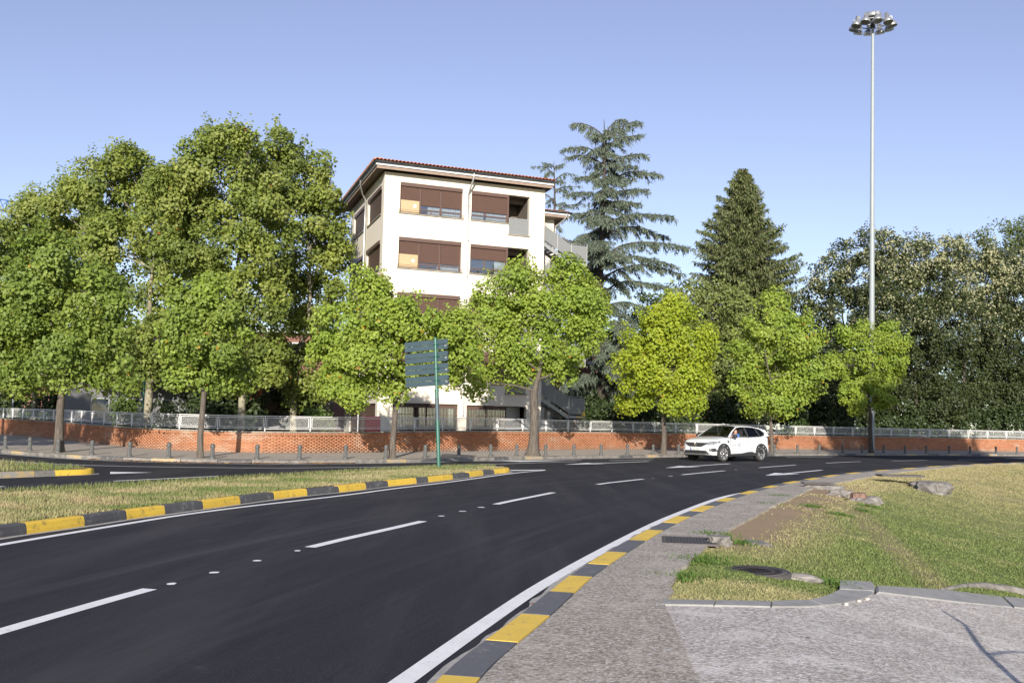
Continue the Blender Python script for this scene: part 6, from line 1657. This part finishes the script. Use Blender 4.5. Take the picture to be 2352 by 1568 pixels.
# understory shrubs behind the railing
def shrub(px, Y, w, h, label, seed, pal, nl=2600, ls=.16):
    b = atd(px, 1000, Y); b[2] = .2; r = np.random.default_rng(seed)
    L = [(b + np.array([r.uniform(-w, w) * .6, r.uniform(-.6, .6), h * (.3 + .5 * r.random())]), np.array([w * .5, .8, h * .36]) * (.7 + .5 * r.random())) for _ in range(6)]
    return broadleaf('shrub', label, b, L, .05, .35, nl, ls, .34, pal, seed, 'bark_dark', 'leaf_dark', group='shrubs behind the railing', flare=1.1, cat='shrub', twigs=.4)
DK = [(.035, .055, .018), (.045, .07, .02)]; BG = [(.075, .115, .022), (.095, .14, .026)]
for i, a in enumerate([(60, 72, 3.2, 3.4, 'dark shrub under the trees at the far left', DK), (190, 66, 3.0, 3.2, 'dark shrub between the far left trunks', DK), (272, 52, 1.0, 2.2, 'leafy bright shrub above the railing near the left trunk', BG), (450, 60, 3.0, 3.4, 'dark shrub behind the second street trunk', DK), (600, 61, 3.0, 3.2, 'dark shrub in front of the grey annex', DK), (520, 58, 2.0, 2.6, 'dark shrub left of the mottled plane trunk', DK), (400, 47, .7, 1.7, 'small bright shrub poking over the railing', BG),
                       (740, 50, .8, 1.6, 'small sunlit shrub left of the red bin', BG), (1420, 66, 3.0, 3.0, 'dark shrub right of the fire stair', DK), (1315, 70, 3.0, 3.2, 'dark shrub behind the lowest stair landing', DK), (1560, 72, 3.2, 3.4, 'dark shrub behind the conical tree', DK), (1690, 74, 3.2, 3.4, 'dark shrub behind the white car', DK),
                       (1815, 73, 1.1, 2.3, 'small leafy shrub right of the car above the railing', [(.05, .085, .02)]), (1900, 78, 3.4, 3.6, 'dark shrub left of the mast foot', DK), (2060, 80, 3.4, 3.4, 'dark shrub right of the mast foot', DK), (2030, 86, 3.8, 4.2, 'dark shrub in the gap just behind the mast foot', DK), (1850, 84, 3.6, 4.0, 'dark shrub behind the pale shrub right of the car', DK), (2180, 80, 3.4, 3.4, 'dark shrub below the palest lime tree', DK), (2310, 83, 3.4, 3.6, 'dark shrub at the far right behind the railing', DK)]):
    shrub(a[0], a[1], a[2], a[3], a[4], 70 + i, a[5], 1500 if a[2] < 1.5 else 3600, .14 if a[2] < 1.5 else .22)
# the mass of wood far behind closes the view between the trunks
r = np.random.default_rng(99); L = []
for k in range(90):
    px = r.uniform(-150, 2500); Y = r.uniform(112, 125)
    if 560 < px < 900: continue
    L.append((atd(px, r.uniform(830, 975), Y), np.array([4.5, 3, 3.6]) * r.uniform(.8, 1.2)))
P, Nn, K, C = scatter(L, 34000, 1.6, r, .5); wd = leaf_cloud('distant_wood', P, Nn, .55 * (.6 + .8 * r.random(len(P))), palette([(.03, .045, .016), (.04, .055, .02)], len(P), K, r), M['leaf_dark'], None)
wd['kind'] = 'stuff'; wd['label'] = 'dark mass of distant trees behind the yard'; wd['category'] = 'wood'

# ------------------------------------------------------------------ conifers
def ribbons(name, A, D, L, W, C, mat, parent):
    n = len(A); D = unit(D); s = unit(np.cross(D, RNG.normal(size=(n, 3)))) * (W * .5)[:, None]
    m = A + D * (L * .45)[:, None]; e = A + D * L[:, None]
    V = np.stack([A, m + s, e, m - s], 1).reshape(-1, 3); F = np.arange(4 * n).reshape(-1, 4)
    return np_obj(name, V, F, mat, parent, np.repeat(C, 4, 0))
def cedar(label, px, Y, top, limbs, seed, rt, dens=1.0, pal=((.135, .175, .130), (.165, .205, .150), (.11, .135, .095))):
    r = np.random.default_rng(seed); b = atd(px, 1000, Y); b[2] = .2
    root = empty('cedar_tree', b); tag(root, label, 'tree'); tr = MB()
    tp = atd(*top, Y) - b; H = tp[2]
    pts = [np.array([tp[0] * t ** 1.3 + .12 * math.sin(t * 9), .1 * math.sin(t * 7), H * t]) for t in np.linspace(0, 1, 14)]
    tr.tube(pts, [rt * (1 - t) ** .8 + .02 for t in np.linspace(0, 1, 14)], 10, cap=False)
    A, D, LL, Wd = [], [], [], []
    def add_limb(z0, end, r0):
        t = z0 / H; a = np.array([np.interp(z0, [p[2] for p in pts], [p[0] for p in pts]), 0, z0]); v = end - a; Ln = np.linalg.norm(v)
        n = max(6, int(Ln * 2.2)); P = []
        for i in range(n + 1):
            u = i / n; P.append(a + v * u + np.array([0, 0, .17 * Ln * math.sin(math.pi * u ** .75) + .06 * math.sin(u * 8 + z0 * 3)]))
        tr.tube(P, [r0 * (1 - .9 * i / n) + .008 for i in range(n + 1)], 5, cap=False)
        hd = unit(v * np.array([1, 1, 0])); sdv = np.array([-hd[1], hd[0], 0])
        def hang(p, q, droop, cnt):
            mid = (p + q) / 2 + np.array([0, 0, droop * .35])
            for _ in range(cnt):
                f = r.random() ** .8; g = (1 - f) ** 2 * p + 2 * f * (1 - f) * mid + f * f * q
                A.append(g + r.normal(0, .035, 3)); D.append(unit(q - p) * .45 + np.array([0, 0, -.9]) + r.normal(0, .38, 3)); LL.append(r.uniform(.14, .46)); Wd.append(r.uniform(.035, .065))
                A.append(g + r.normal(0, .03, 3)); D.append(unit(q - p) + r.normal(0, .45, 3) + np.array([0, 0, .05])); LL.append(r.uniform(.12, .28)); Wd.append(r.uniform(.03, .055))
        m = max(5, int(Ln * 4.6 * dens))
        for j in range(m):
            u = .10 + .88 * (j + r.random()) / m; k = u * n; i = min(int(k), n - 1); p = P[i] + (P[i + 1] - P[i]) * (k - i)
            ln = (1.05 - u * .75) * min(2.0, .42 * Ln + .25) * r.uniform(.45, 1.1); sg_ = 1 if j % 2 else -1
            q = p + sdv * sg_ * ln * r.uniform(.35, .85) + hd * ln * r.uniform(.3, .9) + np.array([0, 0, -ln * r.uniform(.15, .55)])
            tr.tube([p, (p + q) / 2 + np.array([0, 0, .12 * ln]), q], [.02, .013, .005], 4, cap=False)
            hang(p, q, .6 * ln, int(8 + ln * 26))
        hang(P[-2], P[-1] + unit(P[-1] - P[-2]) * .25 + np.array([0, 0, -.06]), .1, 10)
        for i in range(1, n): hang(P[i - 1], P[i], .05, int(4 * dens) + 2)
    for z0, e in limbs: add_limb(z0 if z0 < H else H * .98, np.asarray(e) - b, .05 + .05 * (1 - z0 / H))
    # limbs towards and away from the viewer
    k = int(64 * dens)
    for i in range(k):
        z0 = H * (.14 + .82 * (i + r.random()) / k); Ln = (1 - z0 / H) ** .75 * H * .30 + .6; w = r.uniform(0, 2 * math.pi)
        Ln *= r.uniform(.55, 1.05); e = np.array([math.cos(w) * Ln * .70, math.sin(w) * Ln, z0 + Ln * r.uniform(-.30, .10)]); a0 = np.interp(z0, [p[2] for p in pts], [p[0] for p in pts]); e[0] += a0
        add_limb(z0, e, .05)
    tr.build('trunk', M['bark_dark'], root)
    A, D, LL, Wd = np.array(A), np.array(D), np.array(LL), np.array(Wd); pal = np.array(pal)
    C = pal[r.integers(0, len(pal), len(A))] * (.7 + .6 * r.random((len(A), 1)))
    ribbons('crown', A, D, LL, Wd, C, M['needle'], root); return root
def tips(lst, Y, H_z, seed):
    r = np.random.default_rng(seed); return [(z0, atd(x, y, Y + r.uniform(-1.5, 1.5))) for x, y, z0 in lst]
YC = 70.0
def zat(py): return atd(1385, py, YC)[2]
cl_ = [(1436, 273, zat(318)), (1470, 281, zat(335)), (1472, 311, zat(355)), (1483, 358, zat(395)), (1460, 385, zat(410)), (1514, 399, zat(440)), (1487, 440, zat(470)), (1470, 470, zat(490)), (1547, 502, zat(540)), (1530, 545, zat(560)), (1590, 575, zat(610)),
       (1550, 612, zat(630)), (1568, 630, zat(655)), (1540, 665, zat(690)), (1500, 720, zat(720)), (1314, 286, zat(325)), (1298, 342, zat(375)), (1304, 362, zat(390)), (1320, 410, zat(430)), (1300, 450, zat(470)), (1290, 500, zat(520)), (1300, 560, zat(580)), (1310, 620, zat(630)), (1320, 690, zat(700)), (1300, 760, zat(770)), (1470, 780, zat(800)), (1310, 900, zat(870)), (1450, 930, zat(880)), (1330, 960, zat(900)), (1440, 880, zat(850)), (1400, 300, zat(330)), (1365, 310, zat(340))]
cedar('tall blue green cedar with drooping limbs right of the block', 1378, YC, (1386, 274), tips(cl_, YC, 0, 5), 61, .36, 1.35)
Y2 = 84.0
def zat2(py): return atd(1270, py, Y2)[2]
cedar('smaller cedar top peeping over the roof of the block', 1268, Y2, (1271, 370), tips([(1228, 381, zat2(410)), (1232, 410, zat2(440)), (1320, 400, zat2(420)), (1330, 430, zat2(450)), (1225, 450, zat2(470)), (1340, 470, zat2(500)), (1250, 375, zat2(392)), (1292, 378, zat2(395))], Y2, 0, 6), 62, .3, .6)

def spruce(label, px, Y, py_top, prof, seed):
    r = np.random.default_rng(seed); b = atd(px, 1000, Y); b[2] = .2; root = empty('spruce_tree', b); tag(root, label, 'tree')
    tp = atd(px, py_top, Y) - b; H = tp[2]; tr = MB(); tr.tube([(tp[0] * t, 0, H * t) for t in np.linspace(0, 1, 8)], [.36 * (1 - t) + .015 for t in np.linspace(0, 1, 8)], 9, cap=False)
    zs = np.array([atd(px, y, Y)[2] - .2 for y, *_ in prof]); wl = np.array([(px - p[1]) * Y / FOC for p in prof]); wr = np.array([(p[2] - px) * Y / FOC for p in prof]); o = np.argsort(zs)
    A, D, LL, Wd = [], [], [], []
    z = H * .12; 
    while z < H - .15:
        nb = 11
        for k in range(nb):
            w = 2 * math.pi * (k + r.random()) / nb; c, s = math.cos(w), math.sin(w)
            el, er = np.interp(z, zs[o], wl[o]), np.interp(z, zs[o], wr[o]); rad = (er if c > 0 else el) * abs(c) + (el + er) * .5 * (1 - abs(c)); rad *= r.uniform(.62, 1.25) * (1.08 + .16 * math.sin(3 * w + z * .9) + .10 * math.sin(5 * w - z * 1.7))
            a = np.array([tp[0] * z / H, 0, z]); e = a + np.array([c * rad, s * rad, -.16 * rad + r.uniform(-.1, .3)]); hd = np.array([c, s, 0]); sd_ = np.array([-s, c, 0]); n = 5; P = []
            for i in range(n + 1):
                u = i / n; P.append(a + (e - a) * u + np.array([0, 0, -.10 * rad * math.sin(math.pi * u) + .10 * rad * u ** 3]))
            tr.tube(P, [.035 * (1 - i / (n + 1)) + .005 for i in range(n + 1)], 4, cap=False)
            for _ in range(int(9 + rad * 24)):
                u = r.random() ** .7; kk = u * n; i = min(int(kk), n - 1); p = P[i] + (P[i + 1] - P[i]) * (kk - i); ln = (1 - u * .75) * .24 * rad * r.random() + .05; sg_ = 1 if r.random() < .5 else -1
                q = p + (sd_ * sg_ * .8 + hd * .6) * ln
                A.append(q); D.append(np.array([hd[0] * .5, hd[1] * .5, -.9]) + r.normal(0, .45, 3)); LL.append(r.uniform(.22, .58)); Wd.append(r.uniform(.06, .12))
                A.append(q); D.append(hd + sd_ * sg_ * .7 + r.normal(0, .3, 3) + np.array([0, 0, .15])); LL.append(r.uniform(.15, .34)); Wd.append(r.uniform(.05, .1))
        z += .29
    tr.build('trunk', M['bark_dark'], root)
    A, D, LL, Wd = map(np.array, (A, D, LL, Wd)); pal = np.array([(.115, .145, .052), (.14, .168, .058), (.09, .115, .044), (.15, .155, .07)])
    C = pal[r.integers(0, 4, len(A))] * (.75 + .5 * r.random((len(A), 1))); ribbons('crown', A, D, LL, Wd, C, M['needle'], root)
spruce('dark pointed spruce between the cedar and the floodlight mast', 1706, 86, 388, [(388, 1702, 1710), (420, 1680, 1728), (460, 1662, 1745), (500, 1640, 1762), (540, 1616, 1776), (580, 1612, 1795), (620, 1618, 1812), (660, 1625, 1824), (700, 1600, 1822), (800, 1600, 1830), (930, 1620, 1820)], 63)

# ------------------------------------------------------------------ trees standing just outside the frame, whose shade reaches in
def side_tree(x, y, H, w, zc, label, seed, nl=9000):
    b = np.array([x, y, float(terr(x, y))]); r = np.random.default_rng(seed); L = []
    for k in range(12):
        a = r.uniform(0, 6.28); q = r.random() ** .5 * w * .7; L.append((b + np.array([q * math.cos(a), q * math.sin(a) * .8, r.uniform(zc, H - 1.2)]), np.array([w * .42, w * .40, 1.5]) * r.uniform(.8, 1.2)))
    return broadleaf('shade_tree', label, b, L, .28, zc - 1, nl, .30, .85, MG, seed, 'bark', 'leaf', None, 0, None, 1.5, .3)
side_tree(26.5, 30, 16.5, 7.6, 9.0, 'tall leafy tree on the bank just outside the right edge', 81, 34000)
side_tree(-29.0, 26, 15.0, 7.0, 5.2, 'tall leafy tree just outside the left edge', 82, 28000)
# pruned sapling right of the frame: its bare forked stem throws the shadow over the edging
sx, sy = 3.6, 5.6
def lean_branch():
    root = empty('pruned_sapling', (sx, sy, float(terr(sx, sy)) + .03)); tag(root, 'bare pruned sapling standing just outside the lower right corner', 'tree'); mb = MB()
    mb.tube([(0, 0, -.1), (.08, 0, .35), (.18, 0, .66), (.50, .02, 1.06), (.82, .0, 1.40), (.84, .02, 1.62)], [.04, .034, .03, .027, .024, .02], 8)
    mb.tube([(.40, .02, .95), (.80, .05, 1.02), (1.3, .03, 1.06)], [.016, .012, .008], 6)
    mb.build('stem', M['bark_dark'], root)
lean_branch()
